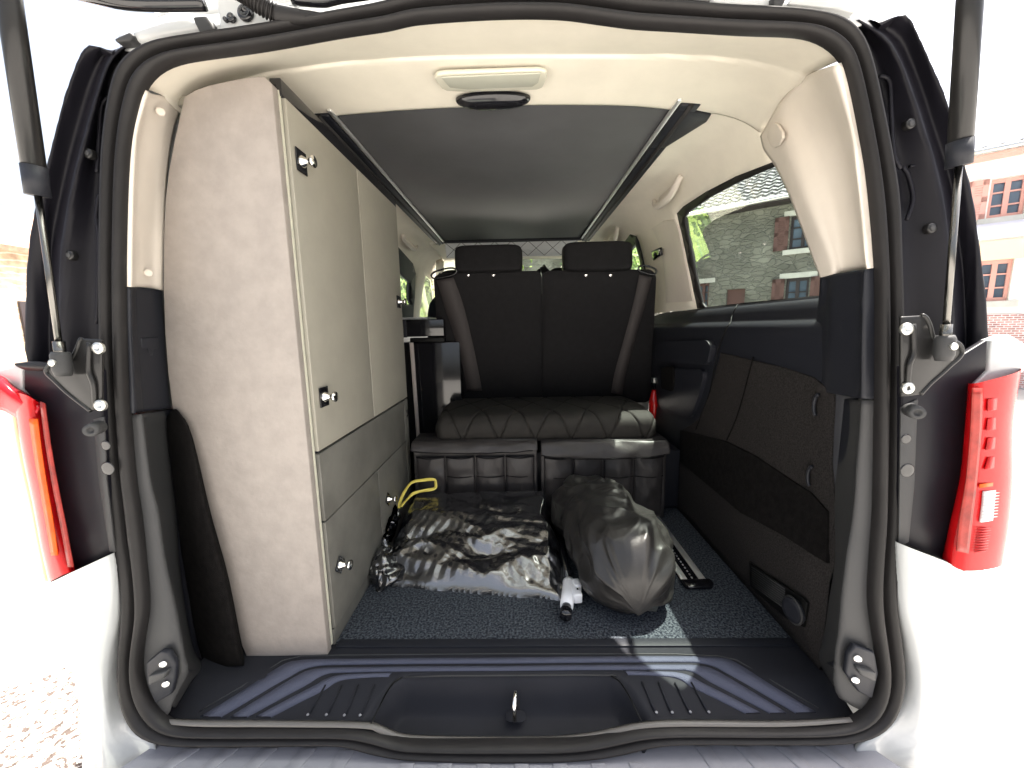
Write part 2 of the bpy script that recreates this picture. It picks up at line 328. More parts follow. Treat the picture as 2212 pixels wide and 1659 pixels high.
# ---- house row across the street, seen through the tinted window and beside the right pillar
fe = Vector((.77, -.64, 0)).normalized(); fo = ray(1700, 708); fo = fo*(10/fo.dot(fw)); fo.z = 0
fn = Vector((-fe.y, fe.x, 0))
if fn.dot(-fo) < 0: fn = -fn
FM = Matrix((fe, -fn, Vector((0, 0, 1)))).transposed()          # local x along the wall, y into the house, z up
FT = Matrix.Translation(fo) @ FM.to_4x4()
def fac(u, v):
    d = ray(u, v); t = fo.dot(fn)/d.dot(fn); p = d*t; return (p-fo).dot(fe), p.z
def hbox(name, x0, x1, y0, y1, z0, z1, m_, parent, bevel=0):
    o = box(name, (x0, y0, z0), (x1, y1, z1), m_, parent, bevel, smooth=False); return o
def house(name, label, x0, x1, eave, m_, wins, group, base=None):
    r_ = empty(name, (0, 0, 0), label, 'house', group); r_.matrix_world = FT
    # wall with real openings: strips between windows
    xs = sorted({x0, x1, *[q for w_ in wins for q in (w_[0], w_[1])]}); zs = sorted({GZ, eave, *[q for w_ in wins for q in (w_[2], w_[3])]})
    vs = []; fs = []
    D = .35
    def inside(x, z): return any(w_[0] < x < w_[1] and w_[2] < z < w_[3] for w_ in wins)
    parts = []
    for i in range(len(xs)-1):
        for j in range(len(zs)-1):
            a, b, c, d = xs[i], xs[i+1], zs[j], zs[j+1]
            if inside((a+b)/2, (c+d)/2): continue
            parts.append(([(a, 0, c), (b, 0, c), (b, 0, d), (a, 0, d)], [(0, 1, 2, 3)]))
    for w_ in wins:
        a, b, c, d = w_[:4]
        parts.append(([(a, 0, c), (b, 0, c), (b, D, c), (a, D, c), (a, 0, d), (b, 0, d), (b, D, d), (a, D, d)], [(0, 3, 2, 1), (4, 5, 6, 7), (0, 4, 7, 3), (1, 2, 6, 5)]))
    parts.append(([(x0, 0, GZ), (x0, 7, GZ), (x0, 7, eave), (x0, 0, eave)], [(0, 1, 2, 3)]))
    parts.append(([(x1, 0, GZ), (x1, 7, GZ), (x1, 7, eave), (x1, 0, eave)], [(3, 2, 1, 0)]))
    parts.append(([(x0, 7, GZ), (x1, 7, GZ), (x1, 7, eave), (x0, 7, eave)], [(3, 2, 1, 0)]))
    V, Fc = merge(parts); mesh('wall', V, Fc, m_, r_, smooth=False)
    # roof with wavy tile rows
    V = []; Fc = []; nr = 26; L = 4.6; sl = .72 if name == 'stone_house' else .12
    for k in range(nr):
        ya = -.45+L*k/nr; yb = -.45+L*(k+1)/nr; za = eave-.05+(ya+.45)*sl; zb = eave-.05+(yb+.45)*sl
        nx = int((x1-x0)/.11); b0 = len(V)
        for i in range(nx+1):
            x = x0+(x1-x0)*i/nx; wv = .022*(1 if i % 2 else -1)
            V += [(x, ya, za+.045+wv), (x, yb+.03, zb+.01+wv), (x, ya, za-.01+wv)]
        for i in range(nx): a = b0+3*i; Fc += [(a, a+3, a+4, a+1), (a+2, a+5, a+3, a)]
    mesh('roof', V, Fc, 'tiles', r_, smooth=False)
    hbox('eave_board', x0, x1, -.40, -.02, eave-.16, eave-.07, 'darkwood' if name != 'brick_shop' else 'redwood', r_)
    tube('gutter', [(x0, -.47, eave-.08), (x1, -.47, eave-.08)], .06, 'galv', r_, seg=8)
    for w_ in wins:
        a, b, c, d = w_[:4]; kind = w_[4]; fm = w_[5]
        if kind == 'door':
            f = hbox('door', a, b, .12, .17, c, d, fm, r_); continue
        f = hbox('window', a+.002, a+.07, .1, .16, c+.002, d-.002, fm, r_)
        me = f.data
        V, Fc = merge([boxd(((a+b)/2, .13, q), (b-a-.004, .05, .07)) for q in (c+.037, d-.037)] +
                      [boxd((q, .13, (c+d)/2), (.05, .056, d-c-.004)) for q in (a+.027, b-.027)] +
                      [boxd(((a+b)/2, .125, (c+d)/2), (.075, .05, d-c-.01))] +
                      [boxd(((a+b)/2, .135, c+(d-c)*q), (b-a-.01, .03, .03)) for q in (.33, .66)])
        me.clear_geometry(); me.from_pydata([tuple(v) for v in V], [], Fc); me.update()
        gp = hbox('pane', a, b, .17, .18, c, d, 'window_glass', f)
        if kind != 'shop':
            for s_ in (0, 1):
                xa = a+.08+s_*(b-a)*.5; xb = xa+(b-a)*.5-.18
                hbox('curtain', xa, xb, .19, .20, c+.1, d-.06, 'curtain', f)
        hbox('sill', a-.12, b+.12, -.06, .10, c-.12, c-.002, 'lintel', f)
        hbox('lintel', a-.15, b+.15, -.012, .08, d+.002, d+.13, 'lintel' if name == 'stone_house' else 'plaster', f)
        if kind in ('shut', 'shutl'):
            for s_ in ((-1, 1) if kind == 'shut' else (-1,)):
                wd = (b-a)*.56; xc = (a-wd/2-.03) if s_ < 0 else (b+wd/2+.03)
                prt = [boxd((xc, -.03, (c+d)/2), (wd-.02, .015, d-c-.06))]
                prt += [boxd((xc+q*(wd/2-.04), -.035, (c+d)/2), (.08, .04, d-c)) for q in (-1, 1)]
                prt += [boxd((xc, -.037, q), (wd, .036, .1)) for q in (c+.05, d-.05, (c+d)/2)]
                ns = int((d-c)/.06)
                prt += [boxd((xc, -.042, c+.1+(d-c-.2)*(k+.5)/ns), (wd-.1, .02, .035)) for k in range(ns)]
                V, Fc = merge(prt); mesh('shutter', V, Fc, 'wood' if fm != 'redwood' else 'redwood', r_, smooth=False)
    return r_
def rect(ua, va, ub, vb):
    a = fac(ua, va); b = fac(ub, vb); return a[0], b[0], min(a[1], b[1]), max(a[1], b[1])
def W(u0_, vt, u1_, vb, kind, fm):
    um = (u0_+u1_)/2; return (fac(u0_, vt)[0], fac(u1_, vt)[0], fac(um, vb)[1], fac(um, vt)[1], kind, fm)
eave = fac(1600, 446)[1]
sx = fac(1885, 500)[0]
stone = house('stone_house', 'grey rubble stone house with brown shutters behind the tinted rear side window', -11, sx, eave, 'stone', [
    W(1710, 462, 1768, 536, 'shut', 'darkwood'), W(1699, 600, 1749, 688, 'shut', 'darkwood'),
    W(1506, 612, 1532, 668, 'plain', 'wood'), W(1570, 624, 1610, 760, 'door', 'wood')], 'houses across the street')
shop = house('brick_shop', 'cream house with red window frames and a shop front, beyond the right tail light', sx+.01, sx+7.5, eave+.12, 'plaster', [
    W(2144, 380, 2225, 466, 'shutl', 'redwood'), W(2118, 561, 2192, 650, 'shop', 'redwood')], 'houses across the street')
a0, z0_ = fac(2100, 664); a1 = fac(2196, 664)[0]
bb = hbox('brick_base', sx+.2, a1+.6, -.05, .0, GZ+.01, z0_-.15, 'brick', shop)
aw = []
xa, za = fac(2105, 520); xb = fac(2212, 500)[0]+1
V = [(xa-.2, -.02, za+.30), (xb, -.02, za+.30), (xb, -1.0, za), (xa-.2, -1.0, za), (xa-.2, -1.0, za-.12), (xb, -1.0, za-.12)]
o = mesh('awning', V, [(3, 2, 1, 0), (4, 5, 2, 3)], mat('pale_blue_canvas', (.72, .78, .86), .8), shop, smooth=False, thick=.02)
hbox('shop_fascia', xa-.1, xb-.1, -.08, -.003, za-.42, za-.05, mat('orange_fascia', (.80, .62, .45), .6), shop)
pp = tube('drainpipe', [(sx-.25, -.08, GZ), (sx-.25, -.08, eave-.3)], .05, 'galv', stone, seg=10)
# cottage on the left, lit by the sun
ct = empty('stone_cottage', (-7.2, 5.2, GZ), 'sunlit ochre stone cottage beyond the left pillar', 'house', None)
V, Fc = merge([boxd((-8.6, 6.4, GZ+1.35), (2.6, 5.0, 2.7))]); mesh('wall', V, Fc, 'ochre', ct, smooth=False)
V = [(-7.1, 3.7, GZ+2.62), (-7.1, 9.1, GZ+2.62), (-8.6, 9.1, GZ+3.5), (-8.6, 3.7, GZ+3.5), (-10.1, 9.1, GZ+2.62), (-10.1, 3.7, GZ+2.62)]
mesh('roof', V, [(0, 1, 2, 3), (3, 2, 4, 5)], mat('terracotta_tiles', (.45, .26, .19), .8, var=.2, vscale=8, bump=1, bscale=12, bdist=.03), ct, smooth=False, thick=.08)
box('window', (-7.30, 5.6, GZ+.9), (-7.26, 6.5, GZ+1.9), 'darkwood', ct, .005)
settle(ct)
# ---- trees: trunk, limbs, many leaves
def tree(loc, h, rad, lf, label, seed, n=2600, group='trees beyond the van'):
    rnd = random.Random(seed); t = empty('broadleaf_tree', loc, label, 'tree', group)
    prt = []; tips = []
    top = Vector((rnd.uniform(-.2, .2), rnd.uniform(-.2, .2), h*.7))
    prt.append(tube_data([(0, 0, 0), top*.5+Vector((.1, 0, 0)), top], lambda q: .16*(1-q)*h/6+.03, 8, 10))
    for k in range(11):
        a = rnd.uniform(0, 6.28); b = top*rnd.uniform(.35, 1); e = b+Vector((math.cos(a), math.sin(a), rnd.uniform(.1, .9)))*rad*rnd.uniform(.5, .9)
        prt.append(tube_data([b, (b+e)/2+Vector((0, 0, .1)), e], lambda q: .06*(1-q)+.012, 6, 6)); tips += [e, (b+e)/2, b+(e-b)*.75]
    V, Fc = merge(prt); mesh('trunk', V, Fc, 'bark', t)
    V = []; Fc = []
    cl = [(tp+Vector([rnd.uniform(-.4, .4) for _ in range(3)])*rad*.35, rnd.uniform(.22, .45)*rad) for tp in tips]
    for _ in range(n):
        c, r1 = rnd.choice(cl); d = Vector([rnd.gauss(0, 1) for _ in range(3)]).normalized()*r1*rnd.random()**.4
        p = c+d; s = rnd.uniform(.05, .11)*h/6; a = Vector([rnd.gauss(0, 1) for _ in range(3)]).normalized(); b = a.orthogonal().normalized()
        k = len(V); V += [p-a*s, p+b*s*.6, p+a*s, p-b*s*.6]; Fc.append((k, k+1, k+2, k+3))
    mesh('crown', V, Fc, lf, t, smooth=False)
    return t
tree((2.4, 9.5, GZ), 4.2, 1.6, 'leaf', 'bushy green tree ahead of the van, right of the seats', 3)
tree((-1.6, 10.5, GZ), 5.0, 1.8, 'leaf2', 'yellow green tree straight ahead of the windscreen', 5)
tree((-5.4, 11.5, GZ), 5.0, 2.0, 'leaf', 'dark green tree ahead on the left of the van', 9)
tree((4.8, 13.5, GZ), 5.5, 2.0, 'leaf2', 'tall yellow green tree farther off beside the stone house', 11)

# ================================================================== THE VAN
van = empty('camper_van', (-.04, 2.6, GZ), 'white camper van seen into its open tailgate', 'van')
def lin(v, tab):
    for (a, b), (c, d) in zip(tab, tab[1:]):
        if v <= c: return b+(d-b)*max(0, (v-a))/(c-a)
    return tab[-1][1]
yop = lambda v: lin(v, [(-60, .776), (100, .77), (600, .74), (1100, .722), (1540, .69), (1700, .665)])
def on(pts, dy=0): return [PY(u, v, yop(v)+dy) for u, v in pts]
A = [(737,77),(567,107),(417,128),(367,140),(333,160),(310,190),(297,233),(283,300),(275,400),(271,553),(271,620),(273,753),(278,886),(290,1030),(301,1106),(312,1206),(320,1313),(310,1373),(304,1439),(313,1489),(338,1536),(372,1563),(430,1571),(600,1572),(737,1573),(781,1576),(821,1585),(871,1599),(960,1603),(1091,1603),(1200,1602),(1271,1596),(1337,1582),(1387,1573),(1475,1569),(1640,1570),(1770,1568),(1830,1560),(1868,1540),(1888,1510),(1898,1473),(1896,1423),(1888,1373),(1878,1299),(1882,1206),(1889,1106),(1893,860),(1894,680),(1891,553),(1875,383),(1858,283),(1841,200),(1821,130),(1791,100),(1758,83),(1708,75),(1608,72),(1475,64),(1371,58),(1287,47),(1204,37),(1071,37),(904,48),(837,62)]
B = [(737,25),(567,55),(400,80),(333,93),(293,113),(263,143),(247,187),(233,267),(225,367),(222,553),(222,720),(228,886),(238,1053),(248,1173),(262,1239),(267,1323),(260,1439),(268,1523),(293,1573),(333,1596),(400,1604),(600,1603),(737,1602),(787,1616),(871,1631),(1004,1637),(1091,1638),(1237,1635),(1337,1623),(1404,1606),(1475,1599),(1641,1599),(1808,1598),(1875,1587),(1921,1556),(1943,1506),(1951,1456),(1945,1389),(1933,1299),(1932,1256),(1936,1173),(1939,1106),(1945,853),(1945,686),(1941,553),(1937,433),(1921,333),(1901,233),(1881,143),(1861,87),(1831,50),(1791,33),(1708,20),(1575,14),(1475,5),(1390,-2),(1300,-14),(1204,-25),(1071,-26),(904,-12),(837,6)]
# ---- door seal: two bulbs and a groove, swept round the opening
def polar(pts, c, n):
    D = cr([Vector((u, v, 0)) for u, v in pts], 720, True); L = []
    ang = [math.atan2(p.y-c[1], p.x-c[0]) for p in D]; out = []
    for k in range(n):
        t = -math.pi+2*math.pi*k/n; best = min(range(720), key=lambda i: abs((ang[i]-t+math.pi) % (2*math.pi)-math.pi))
        out.append((D[best].x, D[best].y))
    for _ in range(2): out = [((out[i-1][0]+2*out[i][0]+out[(i+1) % n][0])/4, (out[i-1][1]+2*out[i][1]+out[(i+1) % n][1])/4) for i in range(n)]
    return out
cA = (1085, 830)
Ap = polar(A, cA, 420); Bp = polar(B, cA, 420)
prof = [(.04, .010), (.0, .004), (.015, -.004), (.05, -.010), (.12, -.014), (.22, -.016), (.32, -.012), (.40, -.002), (.43, .008), (.47, .012), (.52, .012), (.55, .004), (.60, -.005), (.70, -.014), (.82, -.015), (.92, -.008), (1.0, .004), (1.0, .035)]
rows = []
for fr, dy in prof:
    rows.append([PY(a[0], a[1], yop(a[1])) .lerp(PY(b[0], b[1], yop(b[1])), fr)+Vector((0, dy, 0)) for a, b in zip(Ap, Bp)])
seal = loft('door_seal', rows, 'rubber', van, closed=True, resample=False)
pin = []
for k in range(420):
    a = Ap[k]; b = Bp[k]
    if k % 2 == 0:
        p = PY(a[0], a[1], yop(a[1])).lerp(PY(b[0], b[1], yop(b[1])), .485)+Vector((0, .009, 0)); pin.append(boxd(p, (.0035, .003, .0035)))
V, Fc = merge(pin); mesh('seal_stitching', V, Fc, 'plastic_grey', seal, smooth=False)

# ---- rear pillars (painted black jamb) with their steps, bolts
def jamb(side, Bc, Vc, Rc, Oc, Cc, m_='jamb'):
    b0 = [PY(u, v, yop(v)+.02) for u, v in Bc]; b1 = [PY(u, v, yop(v)+.055) for u, v in Bc]
    v1 = [PY(u, v, yop(v)+.060) for u, v in Vc]; r1 = [PY(u, v, yop(v)+.028) for u, v in Rc]; r2 = [PY(u, v, yop(v)+.026) for u, v in Oc[0]]
    o1 = [PY(u, v, yop(v)+.045) for u, v in Oc[1]]; c1 = [PY(u, v, yop(v)+.018) for u, v in Cc]
    c2 = [p+Vector((side*.012, .02, 0)) for p in c1]; c3 = [p+Vector((side*.02, .10, 0)) for p in c1]; c4 = [p+Vector((side*.012, .16, 0)) for p in c1]
    return loft('rear_pillar', [b0, b1, v1, r1, r2, o1, c1, c2, c3, c4], m_, van, n=60, cross=64, flip=side > 0)
jl = jamb(-1, [(300,106),(263,143),(247,187),(233,267),(225,367),(222,553),(222,720),(228,886),(240,1080),(252,1200)],
     [(290,98),(252,135),(234,187),(218,267),(208,367),(203,553),(203,720),(212,886),(226,1080),(240,1200)],
     [(280,98),(243,130),(217,200),(190,300),(165,400),(147,500),(140,553),(140,720),(150,880),(170,1080),(190,1200)],
     [[(270,98),(236,125),(209,200),(180,300),(155,400),(138,500),(131,553),(130,720),(140,880),(160,1080),(180,1200)],
      [(255,105),(222,122),(192,200),(163,300),(138,400),(118,500),(111,553),(108,720),(115,880),(135,1080),(165,1200)]],
     [(243,112),(187,103),(147,193),(130,253),(110,333),(90,420),(72,500),(62,600),(60,700),(60,783)])
jr = jamb(1, [(1831,50),(1861,87),(1881,143),(1901,233),(1921,333),(1937,433),(1941,553),(1945,686),(1945,853),(1939,1080),(1934,1200)],
     [(1838,48),(1872,84),(1896,143),(1918,233),(1938,333),(1955,433),(1962,553),(1966,686),(1966,853),(1955,1080),(1945,1200)],
     [(1848,45),(1885,68),(1915,95),(1941,143),(1968,217),(1995,300),(2012,360),(2028,433),(2041,533),(2049,640),(2048,853),(2020,1080),(1990,1200)],
     [[(1856,42),(1892,62),(1923,90),(1950,140),(1977,214),(2004,298),(2022,360),(2038,433),(2050,533),(2058,640),(2058,853),(2030,1080),(2000,1200)],
      [(1870,40),(1905,55),(1940,84),(1965,130),(1995,210),(2022,296),(2042,360),(2060,433),(2072,533),(2082,640),(2082,853),(2055,1080),(2015,1200)]],
     [(1900,50),(1955,33),(1985,83),(2010,140),(2041,213),(2062,290),(2081,360),(2101,450),(2113,553),(2124,660),(2128,760)])
for u, v, p in ((200,335,jl),(160,553,jl),(1958,272,jr),(2003,495,jr)):
    c = PY(u, v, yop(v)+.040); b_ = disc('bolt', c, (0, -1, 0), .0095, .010, 'steel_dark', p, inner=.006); disc('bolt_head', c+Vector((0, -.006, 0)), (0, -1, 0), .005, .005, 'plastic_grey', b_)
# pressed stiffening beads on the pillars
for pts, p in (([(233,210),(219,230),(214,300),(210,372)], jl), ([(170,437),(163,520),(160,640)], jl), ([(214,420),(208,470),(214,520),(210,700)], jl),
               ([(1899,165),(1921,175),(1925,240),(1930,330),(1945,365)], jr), ([(1950,362),(1962,380),(1972,430),(1958,475)], jr), ([(1965,360),(2000,352),(2012,352)], jr), ([(1990,420),(2012,600),(2016,690)], jr)):
    tube('pressed_bead', [PY(u, v, yop(v)+.047) for u, v in pts], .0035, 'jamb', p, seg=8, n=24)
# ---- black corner panels behind the lamps, lamp-side flats
def cpanel(pts, y, **k): return plate('corner_panel', [PY(u, v, y) for u, v in pts], 'plastic_dark', van, thick=.012, bevel=.003, **k)
plate('corner_panel', [PY(u, v, .708) for u, v in [(60,785),(150,790),(225,800),(232,1000),(250,1192),(162,1232),(124,1103),(97,939),(87,872),(60,840)]], 'body_panel' if 0 else 'jamb', van, .012, .003)
plate('corner_panel', [PY(u, v, .708) for u, v in [(1942,790),(2050,780),(2126,733),(2122,800),(2092,829),(2085,928),(2075,1032),(2057,1119),(2040,1210),(1938,1168),(1942,1000)]], 'jamb', van, .012, .003)
# metal flange strip with holes beside each seal
for pts, hs in (([(203,905),(226,900),(232,1040),(250,1192),(238,1192),(216,1050)], [(229,962),(233,1012)]), ([(1945,880),(1982,862),(1980,900),(1974,1050),(1962,1170),(1940,1182)], [(1957,948),(1960,1016)])):
    f_ = plate('door_flange', [PY(u, v, .700) for u, v in pts], 'plastic_grey', van, .003, .001)
    for k, (u, v) in enumerate(hs): disc('hole_plug', PY(u, v, .698), (0, -1, 0), .009 if k == 0 else .013, .001, 'black_gloss', f_, inner=.0)
# ---- lower white quarter panels wrapping into the bumper
def quarter(side, inner, mid, corner, far):
    i0 = [PY(u, v, yop(v)+.03) for u, v in inner]; i1 = [PY(u, v, yop(v)+.012) for u, v in inner]
    m1 = [PY(u, v, .690) for u, v in mid]; c1 = [PY(u, v, .672) for u, v in corner]
    f1 = [PY(u, v, .720) for u, v in far]; f2 = [Vector((side*.975-.02, .82, p.z)) for p in f1]; f3 = [Vector((side*.985-.02, 1.6, p.z)) for p in f1]
    return loft('quarter_panel', [i0, i1, m1, c1, f1, f2, f3], 'white_paint', van, n=50, cross=60, flip=side > 0)
quarter(-1, [(250,1192),(262,1239),(267,1323),(260,1439),(268,1523),(293,1573),(333,1598),(345,1700),(345,1800)],
        [(240,1197),(250,1245),(252,1323),(238,1420),(240,1523),(262,1590),(305,1650),(315,1740),(315,1840)],
        [(162,1233),(172,1280),(195,1380),(215,1470),(222,1560),(225,1659),(225,1740),(225,1840)],
        [(109,1257),(120,1300),(140,1360),(160,1430),(175,1500),(180,1580),(180,1659),(180,1740),(180,1840)])
quarter(1, [(1936,1165),(1932,1256),(1933,1299),(1945,1389),(1951,1456),(1943,1506),(1921,1556),(1875,1592),(1845,1620),(1850,1700),(1850,1800)],
        [(1941,1173),(1944,1299),(1962,1389),(1970,1456),(1964,1516),(1945,1570),(1910,1620),(1895,1700),(1895,1800)],
        [(2040,1212),(2030,1300),(2018,1400),(2005,1500),(2000,1560),(1995,1659),(1990,1740),(1990,1840)],
        [(2085,1232),(2078,1300),(2068,1400),(2055,1500),(2045,1580),(2040,1659),(2040,1740),(2040,1840)])
# ---- tail lamps
def lamp(side, inn, front, outer, top, label):
    t = None
    i = [PY(u, v, .708) for u, v in inn]; i2 = [PY(u, v, .690) for u, v in inn]
    f_ = [PY(u, v, .672) for u, v in front]; o = [PY(u, v, .700) for u, v in outer]
    o2 = [p+Vector((side*.012, .10, 0)) for p in o]; o3 = [p+Vector((side*.015, .20, 0)) for p in o]
    body = loft('tail_light', [i, i2, f_, o, o2, o3], 'lens_red', van, n=40, cross=36, flip=side > 0)
    tag(body, label)
    return body
lt = lamp(-1, [(87,872),(97,939),(109,1022),(124,1103),(142,1168),(162,1234)], [(62,856),(74,930),(88,1030),(104,1120),(122,1190),(140,1240)],
          [(30,838),(42,925),(58,1010),(76,1090),(92,1180),(108,1256)], None, 'red tail light left of the opening')
rt_ = lamp(1, [(2092,828),(2085,928),(2075,1032),(2057,1119),(2038,1208)], [(2118,826),(2116,928),(2108,1050),(2098,1130),(2085,1233)],
          [(2206,796),(2190,914),(2189,1032),(2182,1126),(2168,1214)], None, 'red tail light right of the opening, with a clear block')
def strip(name, pa, pb, y, m_, parent, dy=.0, thick=.002):
    return loft(name, [[PY(u, v, y) for u, v in pa], [PY(u, v, y+dy) for u, v in pb]], m_, parent, n=24, thick=thick, off=1)
strip('lens_strip', [(96,872),(108,960),(124,1050),(140,1130),(158,1225)], [(86,868),(97,955),(112,1045),(128,1125),(146,1225)], .668, 'lens_pink', lt)
strip('lens_strip', [(80,905),(90,985),(102,1060),(114,1130),(124,1200)], [(62,905),(73,985),(86,1060),(98,1130),(110,1200)], .665, 'lens_orange', lt)
loft('lens_side', [[PY(u+1, v, .703) for u, v in [(30,838),(42,925),(58,1010),(76,1090),(92,1180),(108,1256)]], [PY(u, v, .72) for u, v in [(8,832),(20,925),(34,1010),(54,1090),(72,1180),(86,1254)]], [PY(u, v, .79) for u, v in [(-50,826),(-42,925),(-30,1010),(-12,1090),(4,1180),(26,1244)]]], 'lens_blown_orange', lt, n=24, cross=10, thick=.002)
def lampy(u, v):    # depth of the right lamp's front skin under a pixel
    fr_ = [(826, 2118), (928, 2116), (1050, 2108), (1130, 2098), (1233, 2085)]; ou = [(796, 2206), (914, 2190), (1032, 2189), (1126, 2182), (1214, 2168)]
    a, b = lin(v, fr_), lin(v, ou); q = max(0, min(1.0, (u-a)/(b-a))); return .6705+.028*q**1.6-.002
def lstrip(name, pa, pb, m_, parent, th=.0012):
    A_ = cr([Vector((u, v, 0)) for u, v in pa], 24); B_ = cr([Vector((u, v, 0)) for u, v in pb], 24)
    rows_ = [[PY(p.x+(q.x-p.x)*w_, p.y+(q.y-p.y)*w_, lampy(p.x+(q.x-p.x)*w_, p.y)) for p, q in zip(A_, B_)] for w_ in (0, .25, .5, .75, 1)]
    return loft(name, rows_, m_, parent, resample=False, thick=th)
lstrip('lens_strip', [(2100,838),(2096,928),(2087,1032),(2073,1119),(2066,1190)], [(2122,838),(2120,928),(2111,1032),(2101,1119),(2092,1196)], 'lens_pink', rt_)
for k in range(4):
    v0 = 862+k*42; lstrip('lens_band', [(2134,v0),(2133-k*2,v0+26)], [(2188-k*2,v0-8),(2186-k*2,v0+18)], 'lens_band', rt_)
lstrip('lens_band', [(2116,1046),(2116,1054)], [(2187,1036),(2186,1044)], 'lens_orange', rt_)
cl = lstrip('reversing_lens', [(2124,1062),(2122,1090),(2117,1128)], [(2186,1052),(2184,1083),(2180,1118)], 'lens_clear', rt_, .003)
for k in range(9):
    v0 = 1068+k*6.4; tube('lens_rib', [PY(u, v0-7*(u-2125)/58, lampy(u, v0)-.003) for u in (2126-k*.7, 2145, 2165, 2180-k*.4)], .0009, 'lens_clear', cl, seg=6)
for k in range(10):
    v0 = 1142+k*5.5; tube('lens_rib', [PY(u, v0-4*(u-2112)/38, lampy(u, v0)-.001) for u in (2112-k*.8, 2130-k*.8, 2150-k*.8)], .0010, 'lens_band', rt_, seg=6)
# pink upper lobe of the left lamp
loft('lens_lobe', [[PY(u, v, .700) for u, v in [(-60,806),(0,812),(30,834),(60,852),(87,872)]], [PY(u, v, .676) for u, v in [(-60,830),(0,834),(28,852),(56,870),(84,886)]], [PY(u, v, .690) for u, v in [(-60,880),(0,885),(20,893),(40,905),(60,925)]]], 'lens_lobe', lt, n=24, cross=10, thick=.002)
# ---- shoulder of the body above the lamps
for sd, uvs in ((-1, [(0,800),(30,792),(60,786),(60,842),(86,870),(28,836),(0,822)]), (1, [(2128,735),(2165,722),(2206,745),(2212,800),(2206,797),(2150,826),(2092,829),(2122,800)])):
    plate('body_shoulder', [PY(u, v, .712) for u, v in uvs], 'white_paint', van, .02, .004)
# rubber gasket lip under left pillar
loft('gasket', [[PY(u, v, .70) for u, v in [(33,788),(50,797),(75,801),(100,799),(112,790)]], [PY(u, v, .70) for u, v in [(33,788),(55,785),(75,784),(95,785),(112,788)]], [PY(u, v, .74) for u, v in [(33,786),(55,783),(75,782),(95,783),(112,786)]]], 'rubber', van, n=20, thick=.003)

# ---- gas struts and their brackets
def strut(side, top, mid, bot, rod_top):
    y0, y1 = .655, .640
    r_ = tube('gas_strut', [PY(*mid, y0), PY(*top, y1), PY(*top, y1)+(PY(*top, y1)-PY(*mid, y0))*.75], .0142, 'steel_dark', van, seg=20)
    tube('end_collar', [PY(*mid, y0)-(PY(*top, y1)-PY(*mid, y0))*.005, PY(*mid, y0)+(PY(*top, y1)-PY(*mid, y0))*.16], .0152, 'plastic_dark', r_, seg=20)
    tube('rod', [PY(*bot, y0), PY(*mid, y0)], .0046, 'steel_rod', r_, seg=12)
    k = PY(*bot, y0); d = (PY(*mid, y0)-k).normalized()
    tube('rod_end', [k-d*.005, k+d*.03], .0078, 'steel_rod', r_, seg=14)
    j = tube('ball_joint', [k-d*.030, k-d*.02, k+d*.006, k+d*.012], lambda q: .0105+.003*math.sin(q*3), 'plastic_grey', r_, seg=16)
    disc('ball_stud', k+Vector((0, -.012, 0))-d*.006, (0, -1, 0), .006, .004, 'galv', j)
    return r_
strut(-1, (20,0), (82,421), (132,775), None); strut(1, (2095,0), (2071,357), (2041,740), None)
BL = [(222,733),(177,731),(173,737),(167,753),(158,770),(147,783),(128,774),(110,786),(101,798),(103,808),(118,822),(143,846),(168,866),(197,888),(222,880)]
BR = [(1944,684),(1990,681),(1999,685),(2008,703),(2016,730),(2030,738),(2050,736),(2070,742),(2078,758),(2072,772),(2052,790),(2035,806),(2010,828),(1988,852),(1944,858)]
for poly, bolts, cone in ((BL, [(216,752),(221,875)], (214,922)), (BR, [(1955,711),(1957,838)], (1966,885))):
    b_ = plate('strut_bracket', [PY(u, v, .674) for u, v in poly], 'steel_dark', van, .006, .0025)
    s = 1 if poly is BR else -1
    cx = 1974 if s > 0 else 192
    tube('rib', [PY(cx-s*2, 700 if s > 0 else 740, .670), PY(cx, 760 if s > 0 else 800, .668), PY(cx-s*10, 790 if s > 0 else 830, .668), PY(cx-s*14, 845 if s > 0 else 880, .670)], .004, 'steel_dark', b_, n=16)
    rim = [(u, v) for u, v in poly[1:-1]]
    tube('folded_edge', [PY(u, v, .672) for u, v in rim], .0035, 'steel_dark', b_, n=50)
    for u, v in bolts:
        q = disc('bolt', PY(u, v, .670), (0, -1, 0), .0105, .006, 'galv', b_, inner=.003)
    c_ = PY(*cone, .68); disc('rubber_buffer', c_, (-s*.5, -1, 0), .012, .03, 'plastic_grey', b_, inner=.004)

# ---- roof, hinges, hose and the raised tailgate
def zroof(x): return .70-.055*(abs(x+.04)/.7)**3
vs = []; fs = []
ys = [.84, .88, 1.0, 1.5, 2.5, 3.3, 3.42, 3.45]; xs_ = [(-.74+1.40*i/24) for i in range(25)]
for y in ys:
    for x in xs_: vs.append((x, y, zroof(x)-(.06 if y == .84 else 0)-(.05 if y > 3.44 else 0)))
nx = 25
for j in range(len(ys)-1):
    for i in range(nx-1): a = j*nx+i; fs.append((a, a+1, a+nx+1, a+nx))
mesh('roof', vs, fs, 'white_paint', van, thick=.01)
